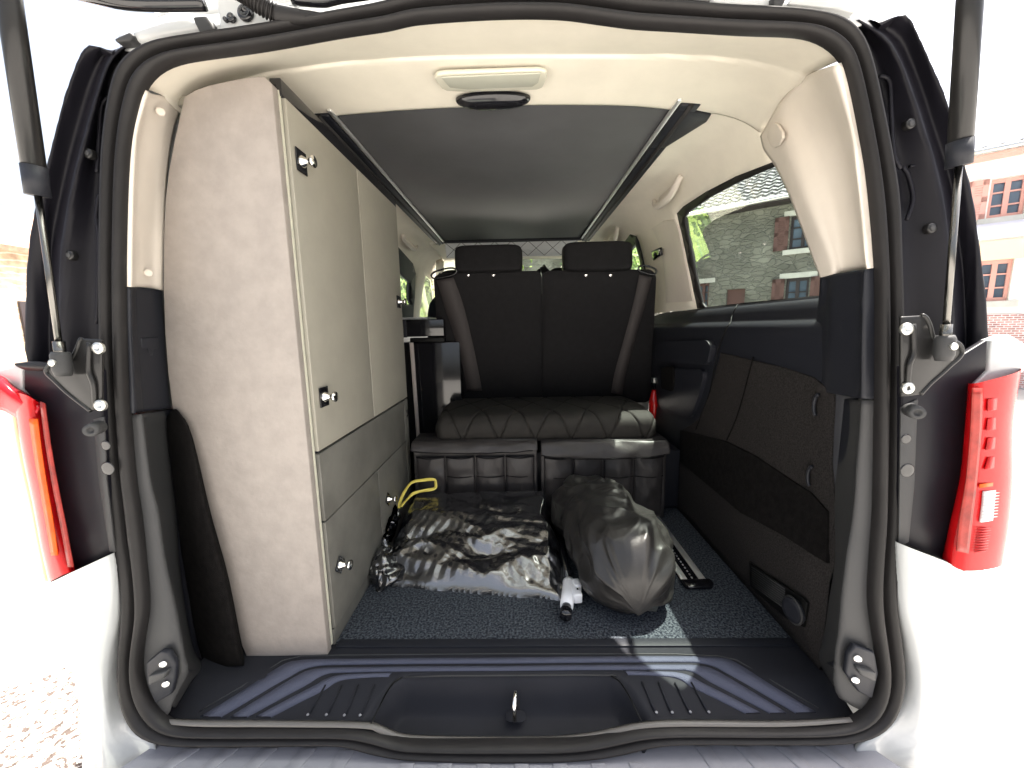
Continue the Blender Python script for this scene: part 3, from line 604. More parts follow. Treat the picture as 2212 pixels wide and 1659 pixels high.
# header above the seal, white painted
loft('roof_header', [[PY(u, v, yop(v)+.02) for u, v in [(300,112),(333,93),(400,80),(567,55),(737,25),(837,6),(904,-12),(1071,-26),(1204,-25),(1300,-14),(1390,-2),(1475,5),(1575,14),(1708,20),(1791,33),(1845,62)]],
      [PY(u, v, .815) for u, v in [(262,108),(300,92),(375,67),(440,50),(600,45),(760,18),(904,-20),(1071,-34),(1204,-33),(1300,-20),(1390,-8),(1475,0),(1600,6),(1700,3),(1790,10),(1880,45)]],
      [Vector((x, .86, .66-.10*abs(x+.04)**3)) for x in [-.80+.1*i for i in range(16)]]], 'white_paint', van, n=60, thick=.004)
# white rain-channel pads at both corners
plate('roof_corner', [PY(u, v, .80) for u, v in [(292,98),(300,78),(360,58),(425,48),(446,62),(455,74),(395,84),(335,96)]], 'white_paint', van, .03, .008)
plate('roof_corner', [PY(u, v, .80) for u, v in [(1690,22),(1700,4),(1740,-4),(1800,4),(1838,14),(1842,22),(1832,42),(1790,32)]], 'white_paint', van, .03, .008)
plate('corner_clip', [PY(u, v, .79) for u, v in [(424,45),(455,42),(466,58),(470,72),(440,80),(430,60)]], 'plastic_grey', van, .02, .004)
plate('corner_clip', [PY(u, v, .79) for u, v in [(256,92),(290,76),(300,84),(293,96),(262,99)]], 'plastic_grey', van, .02, .004)
plate('corner_clip', [PY(u, v, .79) for u, v in [(1664,-5),(1690,-5),(1692,8),(1680,24),(1664,22)]], 'plastic_grey', van, .02, .004)
for pts in ([(470,-10),(520,-12),(640,20),(655,50),(585,62),(480,68),(478,40)], [(1560,-10),(1660,-8),(1662,18),(1600,14),(1540,10),(1530,-6)]):
    h = plate('tailgate_hinge', [PY(u, v, .80) for u, v in pts], 'white_paint', van, .012, .003)
    if pts[0][0] < 1000:
        for u, v, r_ in ((502, 41, .0075), (490, 45, .004), (532, 30, .014)): disc('hinge_bolt', PY(u, v, .792), (0, -1, 0), r_, .006, 'black_gloss', h, inner=.003)
# corrugated wiring hose
pts = [PY(480, -40, .74), PY(520, -18, .745), PY(568, 14, .755), PY(598, 32, .765), PY(612, 44, .77)]
P_ = cr(pts, 90); vs, fs = [], []
hz = tube_data(P_, lambda q: .0135+.0026*math.sin(q*2*math.pi*19), 16); mesh('wiring_hose', *hz, 'rubber', van)
tube('hose_boot', [PY(600, 34, .765), PY(640, 38, .765), PY(690, 42, .772), PY(712, 46, .775)], lambda q: .0150-.006*q, 'rubber', van, seg=16, n=20)
# tailgate held up overhead
tgl = empty('tailgate', (0, 0, 0), 'x', 'x'); del tgl['label']; del tgl['category']; tgl.parent = van
def tgp(x, s): return Vector((x, .80-s*1.20, .735+s*.10+.05*math.sin(s*3.1)))
def tgloop(mx, s0, s1, r_, n=48):
    out = []
    for k in range(n):
        a = 2*math.pi*k/n; c, s = math.cos(a), math.sin(a)
        px = math.copysign(abs(c)**.35, c)*mx-.03; py = (s0+s1)/2+math.copysign(abs(s)**.35, s)*(s1-s0)/2
        out.append(tgp(px, py))
    return out
o1 = tgloop(.78, 0, 1, .1); o2 = tgloop(.64, .10, .52, .1)
tg = loft('tailgate_skin', [o1, o2], 'white_paint', tgl, closed=True, resample=False, thick=.05)
gl = mesh('tailgate_window', [p+Vector((0, 0, .01)) for p in o2], [tuple(range(48))], 'glass_tint', tgl, smooth=False)
tube('trim_bar', [PY(150, -20, .70), PY(200, -8, .70), PY(262, 5, .705), PY(330, 9, .71), PY(441, 8, .72)], .010, 'black_gloss', van, seg=10, n=30)
tube('trim_bar', [PY(632, -3, .77), PY(700, 1, .77), PY(740, -8, .77), PY(900, -30, .77)], .010, 'black_gloss', van, seg=10, n=20)
tube('trim_bar', [PY(1405, -6, .77), PY(1470, -3, .77), PY(1530, 2, .77)], .010, 'black_gloss', van, seg=10, n=20)

# ================================================================== INTERIOR SHELL
# right-hand section (x, z) of the side wall, top to bottom; the left one is its mirror about X0
X0 = -.04
PR = [(.445,.604),(.52,.602),(.58,.592),(.63,.567),(.665,.525),(.69,.475),(.71,.40),(.73,.30),(.745,.20),(.755,.12),(.76,.062),(.750,.057),(.739,.046),(.733,.030),(.729,.012),(.722,.004),(.705,-.003),(.700,-.014),(.700,-.06),(.700,-.16),(.704,-.24),(.712,-.36),(.718,-.41),(.712,-.45),(.695,-.545),(.689,-.575),(.689,-.80)]
SL = [0.0]
for a, b in zip(PR, PR[1:]): SL.append(SL[-1]+math.hypot(a[0]-b[0], a[1]-b[1]))
def sec(s):
    s = max(0, min(SL[-1]-1e-6, s))
    for k in range(len(PR)-1):
        if s <= SL[k+1]:
            q = (s-SL[k])/(SL[k+1]-SL[k]); return PR[k][0]+(PR[k+1][0]-PR[k][0])*q, PR[k][1]+(PR[k+1][1]-PR[k][1])*q
def s_of_z(z):
    for k in range(len(PR)-1):
        if PR[k][1] >= z >= PR[k+1][1]: return SL[k]+(SL[k+1]-SL[k])*(PR[k][1]-z)/max(1e-9, PR[k][1]-PR[k+1][1])
def hit(u, v, side=1):
    """(y, s) where the sight line of a photo pixel meets the wall section"""
    d = ray(u, v)
    for k in range(len(PR)-1):
        ax, az_ = PR[k]; bx, bz = PR[k+1]
        if side < 0: ax, bx = 2*X0-ax, 2*X0-bx
        ex, ez = bx-ax, bz-az_; det = -d.x*ez+d.z*ex
        if abs(det) < 1e-9: continue
        t = (-ax*ez+az_*ex)/det; q = (d.x*az_-d.z*ax)/det
        if t > 0 and -1e-6 <= q <= 1+1e-6: return d.y*t, SL[k]+q*(SL[k+1]-SL[k])
    raise ValueError((u, v))
def wp(y, s, side=1, off=0):
    x, z = sec(s); x2, z2 = sec(s+.004); x1, z1 = sec(s-.004)
    n = Vector((x2-x1, 0, z2-z1)); n = Vector((n.z, 0, -n.x)).normalized() if n.length else Vector((-1, 0, 0))
    p = Vector((x, y, z))+n*off
    if side < 0: p.x = 2*X0-p.x
    return p
def wpatch(name, outer, m_, parent, holes=(), off=0, side=1, thick=.006, bevel=0, smooth_out=0, dx=.035, round_holes=0):
    """panel lying on the wall section; outline given as (y, s)"""
    if smooth_out: outer = [(p.x, p.y) for p in cr([Vector((a, b, 0)) for a, b in outer], smooth_out, True)]
    me = bpy.data.meshes.new(name); bm = bmesh.new(); E = []
    for lp in [outer, *holes]:
        V = [bm.verts.new((a, b, 0)) for a, b in lp]; E += [bm.edges.new((V[i], V[(i+1) % len(V)])) for i in range(len(V))]
    bmesh.ops.triangle_fill(bm, edges=E, use_beauty=True)
    ylo = min(a for a, b in outer); yhi = max(a for a, b in outer); slo = min(b for a, b in outer); shi = max(b for a, b in outer)
    y = ylo+dx*3
    while y < yhi:
        bmesh.ops.bisect_plane(bm, geom=bm.verts[:]+bm.edges[:]+bm.faces[:], plane_co=(y, 0, 0), plane_no=(1, 0, 0)); y += dx*4
    cuts = [q for q in SL if slo < q < shi]
    ex = []
    for a, b in zip([slo]+cuts, cuts+[shi]):
        nn = int((b-a)/dx); ex += [a+(b-a)*(i+1)/(nn+1) for i in range(nn)]
    for q in cuts+ex:
        bmesh.ops.bisect_plane(bm, geom=bm.verts[:]+bm.edges[:]+bm.faces[:], plane_co=(0, q, 0), plane_no=(0, 1, 0))
    for v_ in bm.verts: v_.co = wp(v_.co.x, v_.co.y, side, off)
    bmesh.ops.recalc_face_normals(bm, faces=bm.faces)
    tot = sum((f.normal.x*f.calc_area() for f in bm.faces))
    if tot*side > 0: bmesh.ops.reverse_faces(bm, faces=bm.faces)
    bm.to_mesh(me); bm.free(); o = link(name, me, m_, parent, True); mods(o, thick, bevel, 0, -1)
    return o
H = lambda pts, side=1: [hit(u, v, side) for u, v in pts]
def rnd_loop(pts, r=.03, n=6):
    """round the corners of a closed (y, s) loop"""
    out = []; k = len(pts)
    for i in range(k):
        p, a, b = Vector(pts[i]), Vector(pts[i-1]), Vector(pts[(i+1) % k]); da, db = (a-p), (b-p)
        q = min(r, da.length*.45, db.length*.45); s, e = p+da.normalized()*q, p+db.normalized()*q
        for j in range(n+1):
            t = j/n; out.append(tuple(s*(1-t)**2+p*2*t*(1-t)+e*t*t))
    return out
# windows: outlines on the wall section
q_out = H([(1460,462),(1474,447),(1523,415),(1586,382),(1648,358),(1672,349)])+[(1.0, hit(1672,349)[1]-.012),(.91, hit(1672,349)[1]+.05)]+[(.835, s_of_z(.20)),(.825, s_of_z(.062))]+H([(1773,645),(1700,651),(1617,659),(1513,672),(1504,667),(1496,630),(1482,563),(1467,492)])
q_in = H([(1475,470),(1485,458),(1530,427),(1590,395),(1650,369),(1674,360)])+[(1.02, hit(1674,360)[1]-.010),(.935, hit(1674,360)[1]+.06)]+[(.855, s_of_z(.20)),(.845, s_of_z(.075))]+H([(1773,638),(1700,645),(1617,653),(1520,664),(1513,655),(1500,600),(1488,540),(1480,500)])
w2 = [(2.30, hit(1410,640)[1]), (2.27, s_of_z(.25)), (2.30, hit(1405,500)[1]-.02), (2.36, hit(1405,500)[1]-.045), (2.9, s_of_z(.47)), (3.02, s_of_z(.42)), (3.08, s_of_z(.25)), (3.08, s_of_z(.075)), (2.35, s_of_z(.07))]
w3 = [(3.34, s_of_z(.45)), (3.30, s_of_z(.07)), (4.15, s_of_z(.07)), (4.05, s_of_z(.16)), (3.62, s_of_z(.44))]
s_win = s_of_z(.062)
s_ch = .0
for side in (1, -1):
    holes = [w2, w3] if side > 0 else [w2, w3]
    outer = [(1.14 if side > 0 else 1.62, s_ch), (4.3, s_ch), (4.3, s_win-.004), (1.98 if side > 0 else 1.62, s_win-.004)]
    if side > 0:
        outer += [(q_out[-4][0], s_win-.004)]
        # run round the quarter window, forward edge then over the top to the rear
        seq = q_out[-5:-4]+q_out[-4:][0:0]
        fwd = [q_out[-5], q_out[-4], q_out[-3], q_out[-2], q_out[-1]]
        top_ = q_out[0:6]
        outer = [(1.13, s_ch), (4.3, s_ch), (4.3, s_win-.004), (q_out[-5][0]+.004, s_win-.004)]+q_out[-4:]+top_+[(1.13, top_[-1][1]-.003)]
    else:
        holes = [w2, w3]
    o = wpatch('side_lining', outer, 'headliner', van, holes, side=side, thick=.006)
# black frame and glass of the rear side window
qf = wpatch('window_seal', q_out, 'rubber', van, [q_in], off=-.004, thick=.012)
tag(qf, 'black rubber frame of the rear side window')
wpatch('side_window', q_in, 'glass_tint', van, off=-.012, thick=0)
wpatch('front_side_window', w3, 'glass_clear', van, off=-.015, thick=0)
wpatch('front_side_window', w3, 'glass_clear', van, off=-.015, thick=0, side=-1)
def ring(lp, d):
    c = Vector((sum(p[0] for p in lp)/len(lp), sum(p[1] for p in lp)/len(lp))); out = []
    k = len(lp)
    for i in range(k):
        p, a, b = Vector(lp[i]), Vector(lp[i-1]), Vector(lp[(i+1) % k]); t = (b-a).normalized(); n = Vector((t.y, -t.x))
        if n.dot(c-p) < 0: n = -n
        out.append(tuple(p+n*d))
    return out
for side in (1, -1):
    w2r = rnd_loop(w2, .08, 4)
    wf = wpatch('sliding_door_frame', ring(w2, -.012), 'plastic_dark', van, [ring(w2, .05 if side > 0 else .12)], off=.004, side=side, thick=.03)
    wpatch('sliding_door_window', ring(w2, -.004), 'glass_tint', van, off=-.014, side=side, thick=0)
# belt line light steel edge under window
# beige pillar between the two right windows
cp = wpatch('pillar_cover', H([(1409,493),(1433,477),(1459,474),(1467,492),(1482,563),(1497,640),(1499,650),(1441,654),(1438,600),(1433,560),(1426,527),(1418,508)]), 'beige', van, off=.006, thick=.012, bevel=.002)
bx = plate('belt_anchor', [wp(*hit(u, v), 1, .03) for u, v in [(1421,540),(1441,531),(1443,548),(1426,560)]], 'black_gloss', van, .012, .002)
disc('release_button', wp(*hit(1431, 545), 1, .032), (-.3, -1, 0), .009, .006, 'plastic_dark', bx)

# ---- ceiling: rear header trim, ceiling board, rails
row0 = [PY(1085+(u-1085)*1.006, 830+(v-830)*1.012, yop(v)+.008) for u, v in [(308,192),(333,160),(367,140),(417,128),(567,107),(737,77),(837,62),(904,48),(1071,37),(1204,37),(1287,47),(1371,58),(1475,64),(1608,72),(1708,75),(1758,83),(1791,100),(1821,131)]]
row1 = [PY(350,206,.83), PY(393,211,.88), PY(470,182,.92), PY(590,152,.94), PY(737,132,.95), PY(900,121,.95), PY(1106,116,.95), PY(1300,115,.95), PY(1475,116,.95), PY(1600,125,.94), PY(1690,143,.92), PY(1744,163,.90)]
row2 = [Vector(p) for p in [(-.77,1.10,.46),(-.735,1.12,.53),(-.68,1.14,.575),(-.60,1.16,.593),(-.537,1.168,.598),(-.3,1.152,.600),(0,1.145,.600),(.3,1.16,.599),(.46,1.19,.598),(.56,1.185,.585),(.625,1.165,.555),(.667,1.145,.515)]]
mid = [a.lerp(b, .06) for a, b in zip(cr(row1, 60), cr(row2, 60))]
hl = loft('rear_header_trim', [row0, [p+Vector((0,.004,-.001)) for p in cr(row0, 60)], cr(row1, 60), mid, [a.lerp(b, .5)+Vector((0,0,.002)) for a, b in zip(cr(row1, 60), cr(row2, 60))], row2, [p+Vector((0, .004, .012)) for p in cr(row2, 60)]], 'headliner', van, n=60, cross=40, thick=.003, off=1)
cb = mesh('ceiling_board', [(-.51, 1.10, .603), (.445, 1.10, .603), (.445, 2.745, .603), (-.51, 2.745, .603)], [(0, 3, 2, 1)], 'panel_dark', van, thick=.02, off=-1)
tag(cb, 'dark grey underside of the folded roof bed')
for s, xa in ((-1, -.515), (1, .450)):
    ch = box('rail_channel', (xa, 1.15, .588), (xa+s*.055, 2.80, .615), 'black_gloss' if 0 else 'plastic_dark', van, .004)
    tube('channel_lip', [(xa+s*.028, 1.15, .588), (xa+s*.028, 2.8, .588)], .007, 'rubber', ch, seg=10)
    box('roof_rail', (xa-s*.004, 1.13, .590), (xa-s*.016, 2.76, .600), 'alu', van, .003)
# right channel continues wider under the trim, with a rounded end
plate('channel_end', [Vector(p) for p in [(.45,1.17,.594),(.555,1.195,.590),(.56,1.23,.590),(.50,1.40,.593),(.45,1.40,.594)]], 'plastic_dark', van, .012, .004)
# front quilted edge of the roof bed
def quilt(name, f, nx_, ny_, m_, parent, cells, depth=.006, sharp=.16, thick=0, ph=0):
    """f(a, b) -> point, outward normal; diamonds stitched in"""
    vs = []; fs = []
    for j in range(ny_):
        for i in range(nx_):
            a, b = i/(nx_-1), j/(ny_-1); p, n = f(a, b)
            q1 = abs(((a*cells[0]+b*cells[1]+ph) % 1)-.5)*2; q2 = abs(((a*cells[0]-b*cells[1]+ph) % 1)-.5)*2
            g1 = min(1, (1-q1)/sharp); g2 = min(1, (1-q2)/sharp); h = depth*(math.sqrt(max(0, g1))*math.sqrt(max(0, g2))-1)
            vs.append(p+n*h)
    for j in range(ny_-1):
        for i in range(nx_-1): a = j*nx_+i; fs.append((a, a+1, a+nx_+1, a+nx_))
    return mesh(name, vs, fs, m_, parent, thick=thick)
def qe(a, b):
    y = 2.76+.06*b; x = -.50+.92*a; return Vector((x+.0, y, .598-.10*b**.9)), Vector((0, -1, 0))
qedge = quilt('quilted_edge', qe, 220, 24, 'quilt_grey', van, (4, 1.0), .006, .12)
for k in range(9):
    for sg in (1, -1):
        a0_ = k/8; a1_ = a0_+sg*.125
        if 0 <= a1_ <= 1: tube('groove_shade', [qe(a0_, .05)[0]+Vector((0, -.003, 0)), qe(a1_, .95)[0]+Vector((0, -.003, 0))], .0016, 'plastic_grey', qedge, seg=6)  # dark tubes draw the shade of the quilting grooves
box('board_front_strip', (-.52, 2.742, .585), (.455, 2.762, .603), 'plastic_dark', van, .003)
# front roof lining beyond
vs = []; fs = []
for j, y in enumerate((2.80, 2.9, 3.05, 3.25, 3.40)):
    for i in range(21):
        x = -.62+1.16*i/20; vs.append((x, y, .603-(0, .002, .006, .012, .02)[j]))
for j in range(4):
    for i in range(20): a = j*21+i; fs.append((a, a+1, a+22, a+21))
mesh('front_roof_lining', vs, fs, 'headliner', van, thick=.01)
# dome lamp and sensor
dl = plate('ceiling_light', [p+Vector((0, 0, 0)) for p in [PZ(u, v, .590) for u, v in [(938,166),(944,157),(960,154),(1106,149),(1166,147),(1180,151),(1181,165),(1172,186),(1160,190),(1106,193),(1000,195),(965,193),(955,188)]]], 'lens_pale', van, .010, .004)
plate('lamp_lens', [PZ(u, v, .582) for u, v in [(952,166),(1106,159),(1168,157),(1162,178),(1150,186),(1010,192),(972,188)]], 'lamp_grey', dl, .004, .0015)
def ell(cx, cy, z, rx, ry, n=40, p=1): return [Vector((cx+rx*math.copysign(abs(math.cos(t))**p, math.cos(t)), cy+ry*math.copysign(abs(math.sin(t))**p, math.sin(t)), z)) for t in [2*math.pi*k/n for k in range(n)]]
c1 = PZ(1065, 217, .590)
sn = loft('sensor_dome', [ell(c1.x, c1.y, .596, .098, .030), ell(c1.x, c1.y, .590, .098, .030), ell(c1.x, c1.y, .584, .093, .027), ell(c1.x, c1.y, .576, .075, .020), ell(c1.x, c1.y, .571, .045, .010), ell(c1.x, c1.y, .570, .01, .003)], 'black_gloss', van, closed=True, resample=False)
# grab handles
def handle(u, v, side=1, k=1.0):
    y, s = hit(u, v, side); s0 = s
    P = [wp(y-.075*k, s-.018, side, .002), wp(y-.062*k, s-.004, side, .022), wp(y-.03*k, s+.012, side, .036), wp(y+.03*k, s+.014, side, .038), wp(y+.062*k, s+.004, side, .026), wp(y+.080*k, s-.014, side, .002)]
    h = tube('grab_handle', P, lambda q: .011+.005*math.sin(q*math.pi), 'beige', van, seg=12, n=30)
    vs, fs = merge([boxd(wp(y+.005, s-.004, side, .003), (.007, .11*k, .050))]); b = mesh('handle_base', vs, fs, 'beige', h, bevel=.004)
    q = wp(y+.0, s+.004, side, .012); tube('coat_hook', [q, q+Vector((-side*.006, -.004, -.014)), q+Vector((-side*.014, -.006, -.010))], .0035, 'beige', h, seg=8, n=12)
handle(1447, 414, 1, 1.9); handle(1325, 507, 1, 2.2); handle(881, 521, -1, 2.2)

# ---- right side: lower trim, felt lining, ledge
front = 2.2
sh = wpatch('side_trim', [(.80, s_win-.002), (2.02, s_win-.002), (2.25, s_of_z(.03)), (2.3, s_of_z(-.2)), (2.3, SL[-1]-.001), (.80, SL[-1]-.001)], 'plastic_dark', van, off=.001)
# recessed tray / armrest forward of the seam
wpatch('door_step_trim', [(2.30, s_win), (4.3, s_win), (4.3, SL[-1]-.001), (2.30, SL[-1]-.001)], 'plastic_dark', van, off=.0)
def line_on(name, px, r, m_, parent, off=.004, n=30, side=1):
    P = [wp(*hit(u, v, side), side, off) for u, v in px]; return tube(name, P, r, m_, parent, seg=8, n=n)
line_on('trim_seam', [(1579,700),(1571,712),(1562,735),(1556,752),(1545,800),(1535,850),(1520,890),(1505,930)], .0022, 'vent_black', sh, .005)
line_on('trim_seam', [(1596,657),(1590,668),(1584,682),(1579,700)], .0014, 'vent_black', sh, .004)
# padded arm rest forward of the seam
ar = wpatch('armrest', rnd_loop(H([(1425,745),(1440,738),(1540,735),(1549,748),(1540,785),(1530,788),(1425,778)]), .05), 'plastic_dark', sh, off=.022, thick=.026, bevel=.010)
ar2 = wpatch('map_pocket', rnd_loop(H([(1428,795),(1532,798),(1520,850),(1500,905),(1430,880)]), .05), 'plastic_dark', sh, off=.016, thick=.018, bevel=.008)
wpatch('speaker_grille', rnd_loop(H([(1437,793),(1465,790),(1466,830),(1461,845),(1438,838)]), .02), 'felt_dark', ar2, off=.022, thick=.006, bevel=.002)
# rounded shelf under the window
fl = wpatch('felt_lining', H([(1562,761),(1600,768),(1680,783),(1800,856)]) and H([(1561,762),(1620,776),(1700,795),(1760,815),(1806,850),(1807,862),(1800,1000),(1795,1206),(1750,1195),(1700,1155),(1608,1103),(1475,994),(1475,930),(1512,905),(1540,840)]), 'felt', van, off=.006, thick=.008, bevel=.002)
tag(fl, 'dark brown felt over the upper right side wall')
line_on('felt_seam', [(1633,771),(1628,790),(1612,850),(1595,905),(1575,950)], .002, 'felt_dark', fl, .008)
lw = wpatch('felt_ledge', H([(1475,930),(1575,953),(1640,985),(1700,1025),(1760,1065),(1797,1106),(1796,1218),(1775,1206),(1700,1158),(1608,1108),(1475,998)]), 'felt_dark', van, off=.012, thick=.01, bevel=.002)
ll = wpatch('felt_lower_wall', [(2.1, s_of_z(-.575)), (1.5, s_of_z(-.575)), (1.2, s_of_z(-.50)), (.80, s_of_z(-.46)), (.80, SL[-1]-.002), (2.1, SL[-1]-.002)], 'felt', van, off=.004, thick=.008)
# vent and round knob in the lower wall
def lwp(u, v, off=.0): return PX(u, v, .683-off)
vt = plate('air_vent', [lwp(u, v, .004) for u, v in [(1620,1215),(1640,1228),(1735,1290),(1746,1302),(1738,1355),(1725,1352),(1690,1328),(1622,1268)]], 'vent_black', ll, .006, .002)
for k in range(9):
    q = k/8; tube('vent_slat', [lwp(1624, 1225+q*38, .008), lwp(1695, 1272+q*42, .008)], .0016, 'plastic_grey', vt, seg=6)
kc = lwp(1718, 1318, .008); kn = disc('round_knob', kc, (-1, -.25, 0), .030, .012, 'plastic_dark', vt)
tube('knob_ring', [kc+Vector((-.006, math.cos(t)*.031, math.sin(t)*.031)) for t in [2*math.pi*i/30 for i in range(30)]], .0025, 'plastic_grey', vt, seg=8, closed=True)
for u, v in ((1777, 875), (1763, 1028)):
    y, s = hit(u, v); c = wp(y, s, 1, .010)
    k_ = tube('pull_tab', [c+Vector((-.004, math.cos(t)*.012-.004, math.sin(t)*.026)) for t in [-1.2+i*.3 for i in range(10)]], .004, 'plastic_dark', fl, seg=8, n=20)
# ---- pillar trims at the opening
def trim(name, curves, ys_, m_, side, n=40, cross=30, **k):
    C = []
    for ci, (c, y) in enumerate(zip(curves, ys_)):
        Q = [Vector((p[0], p[1], (p[2] if len(p) > 2 else (yop(p[1])+y)))) for p in c]
        if ci == 0 and y > 0: Q = [Vector((1085+(q.x-1085)*1.010, 830+(q.y-830)*1.003, q.z-y+.009)) for q in Q]
        D = cr(Q, 300); v0, v1 = D[0].y, D[-1].y; row = []; j = 0
        for i in range(n):
            tv = v0+(v1-v0)*i/(n-1)
            while j < 298 and D[j+1].y < tv: j += 1
            w_ = (tv-D[j].y)/max(1e-6, D[j+1].y-D[j].y); q = D[j].lerp(D[j+1], max(0, min(1, w_))); row.append(PY(q.x, q.y, q.z))
        C.append(row)
    return loft(name, C, m_, van, cross=cross, flip=side < 0, resample=False, **k)
rb = trim('pillar_trim', [
    [(1826,138),(1841,190),(1858,275),(1875,377),(1891,550),(1893,579)],
    [(1816,135),(1829,190),(1845,275),(1860,377),(1875,550),(1878,580)],
    [(1800,142),(1815,190),(1836,275),(1851,377),(1868,550),(1872,581)],
    [(1744,163,.90),(1788,245,.86),(1822,345,.84),(1843,460,.81),(1860,560,.79),(1866,582,.79)],
    [(1712,190,.955),(1740,260,.935),(1775,355,.90),(1805,470,.86),(1818,560,.84),(1824,588,.84)],
    [(1681,227,1.02),(1690,290,1.00),(1722,370,.945),(1765,480,.88),(1795,560,.85),(1801,592,.842)],
    [(1642,294,1.145),(1650,325,1.11),(1675,362,1.055),(1708,433,.985),(1753,553,.915),(1771,600,.89)]], [.012, .004, .004, 0, 0, 0, 0], 'beige', 1, thick=.004, off=1)
tag(rb, 'beige upper trim of the right rear pillar')
cp_ = [(1661,285),(1666,272),(1674,265),(1682,268),(1692,285),(1693,298),(1684,314),(1675,319),(1667,314),(1660,298)]
plate('airbag_cap', [PY(u, v, 1.022-.0030*(u-1677)) for u, v in cp_], 'beige', rb, .006, .0015)
dr = trim('pillar_trim', [
    [(1893,579),(1894,680),(1893,860)],
    [(1878,580),(1879,680),(1878,862)],
    [(1864,583),(1860,680),(1858,860)],
    [(1861,583,.765),(1856,680,.765),(1854,860,.765)],
    [(1801,592,.842),(1798,700,.842),(1795,850,.85)],
    [(1786,597,.87),(1783,700,.885),(1778,846,.885)],
    [(1771,600,.89),(1769,640,.90),(1762,700,.955),(1740,835,.965)]], [.012, .004, .008, 0, 0, 0, 0], 'plastic_dark', 1, thick=.004, off=1)
tag(dr, 'charcoal middle trim of the right rear pillar')
ht = plate('tab_cover', [PY(u, v, y) for u, v, y in [(1820,692,.812),(1856,691,.772),(1856,722,.772),(1846,723,.782),(1845,740,.782),(1838,740,.790),(1838,723,.790),(1821,722,.812)]], 'plastic_dark', dr, .004, .0015)
rg = trim('pillar_trim', [
    [(1893,864),(1889,1106),(1882,1206),(1878,1299),(1884,1350),(1892,1390),(1898,1450),(1888,1510),(1868,1540)],
    [(1880,864),(1872,1106),(1863,1206),(1858,1299),(1862,1350),(1868,1390),(1872,1450),(1866,1500),(1850,1530)],
    [(1860,864),(1843,1106),(1828,1206),(1818,1299),(1815,1350),(1810,1390),(1805,1450),(1812,1500),(1835,1522)],
    [(1856,864,.764),(1838,1106,.75),(1823,1206,.745),(1812,1299,.74),(1808,1350,.735),(1804,1390,.73),(1799,1450,.725),(1808,1500,.72),(1832,1520,.71)],
    [(1806,861,.865),(1800,1000,.86),(1792,1206,.84),(1780,1299,.83),(1775,1350,.825),(1768,1390,.82),(1763,1420,.82),(1800,1480,.76),(1828,1516,.72)]], [.012, .006, .012, 0, 0], 'plastic_grey', 1, n=50, thick=.004, off=1)
tag(rg, 'grey lower trim of the right rear pillar')
rd = trim('pillar_flank', [
    [(1858,864,.762),(1840,1106,.748),(1824,1206,.743),(1813,1299,.738),(1805,1400,.728),(1798,1440,.722)],
    [(1806,861,.865),(1800,1000,.86),(1792,1206,.85),(1782,1299,.845),(1770,1400,.84),(1762,1418,.84)],
    [(1790,858,.90),(1786,1000,.90),(1778,1206,.88),(1768,1299,.87),(1757,1400,.865),(1750,1412,.862)]], [0, 0, 0], 'plastic_dark', 1, thick=.004, off=1)
lb = trim('pillar_trim', [
    [(308,193),(297,233),(283,300),(275,400),(271,553),(271,618)],
    [(318,196),(307,235),(293,300),(286,400),(283,553),(283,620)],
    [(333,205,.80),(322,240,.80),(308,300,.80),(301,400,.79),(297,553,.785),(297,620,.785)],
    [(370,210,.86),(362,245,.855),(347,300,.85),(336,400,.845),(328,553,.84),(330,623,.84)],
    [(395,214,.90),(388,240,.89),(372,300,.88),(360,400,.87),(353,553,.86),(352,628,.86)]], [.012, .004, 0, 0, 0], 'beige', -1, thick=.004, off=1)
tag(lb, 'beige upper trim of the left rear pillar with two round caps')
for u, v, y in ((347,242,.815), (321,590,.815)): disc('screw_cap', PY(u, v, y), (.7, -1, 0), .0075, .004, 'beige', lb)
ld_ = trim('pillar_trim', [
    [(271,618),(271,700),(273,753),(278,890)],
    [(281,619),(282,700),(284,753),(290,893)],
    [(293,620,.775),(294,700,.77),(297,753,.77),(307,890,.765)],
    [(297,620,.785),(300,700,.785),(306,753,.785),(316,888,.785)],
    [(352,628,.86),(357,700,.86),(362,780,.86),(371,882,.86)]], [.012, .004, 0, 0, 0], 'plastic_dark', -1, thick=.004, off=1)
tag(ld_, 'charcoal middle trim of the left rear pillar')
plate('tab_cover', [PY(u, v, y) for u, v, y in [(303,730,.785),(340,728,.83),(341,752,.83),(331,753,.82),(328,768,.815),(321,768,.805),(318,753,.80),(304,752,.785)]], 'plastic_dark', ld_, .004, .0015)
lg = trim('pillar_trim', [
    [(279,897),(290,1030),(301,1106),(312,1206),(320,1313),(310,1373),(304,1439),(313,1489),(338,1536),(360,1552)],
    [(292,896),(303,1030),(314,1106),(326,1206),(334,1313),(328,1373),(324,1439),(333,1489),(352,1520),(366,1538)],
    [(308,894),(325,1030),(342,1106),(356,1206),(378,1313),(388,1373),(396,1420),(402,1450),(385,1490),(372,1525)],
    [(313,893,.78),(330,1030,.77),(347,1106,.765),(361,1206,.76),(383,1313,.75),(393,1373,.745),(401,1420,.74),(407,1452,.735),(390,1490,.72),(374,1526,.71)],
    [(364,886,.86),(360,930,.86),(380,1106,.86),(387,1206,.855),(400,1313,.845),(411,1373,.84),(420,1410,.835),(440,1440,.83),(415,1470,.77),(380,1528,.715)]], [.012, .006, .012, 0, 0], 'plastic_grey', -1, n=60, thick=.004, off=1)
tag(lg, 'grey lower trim of the left rear pillar')
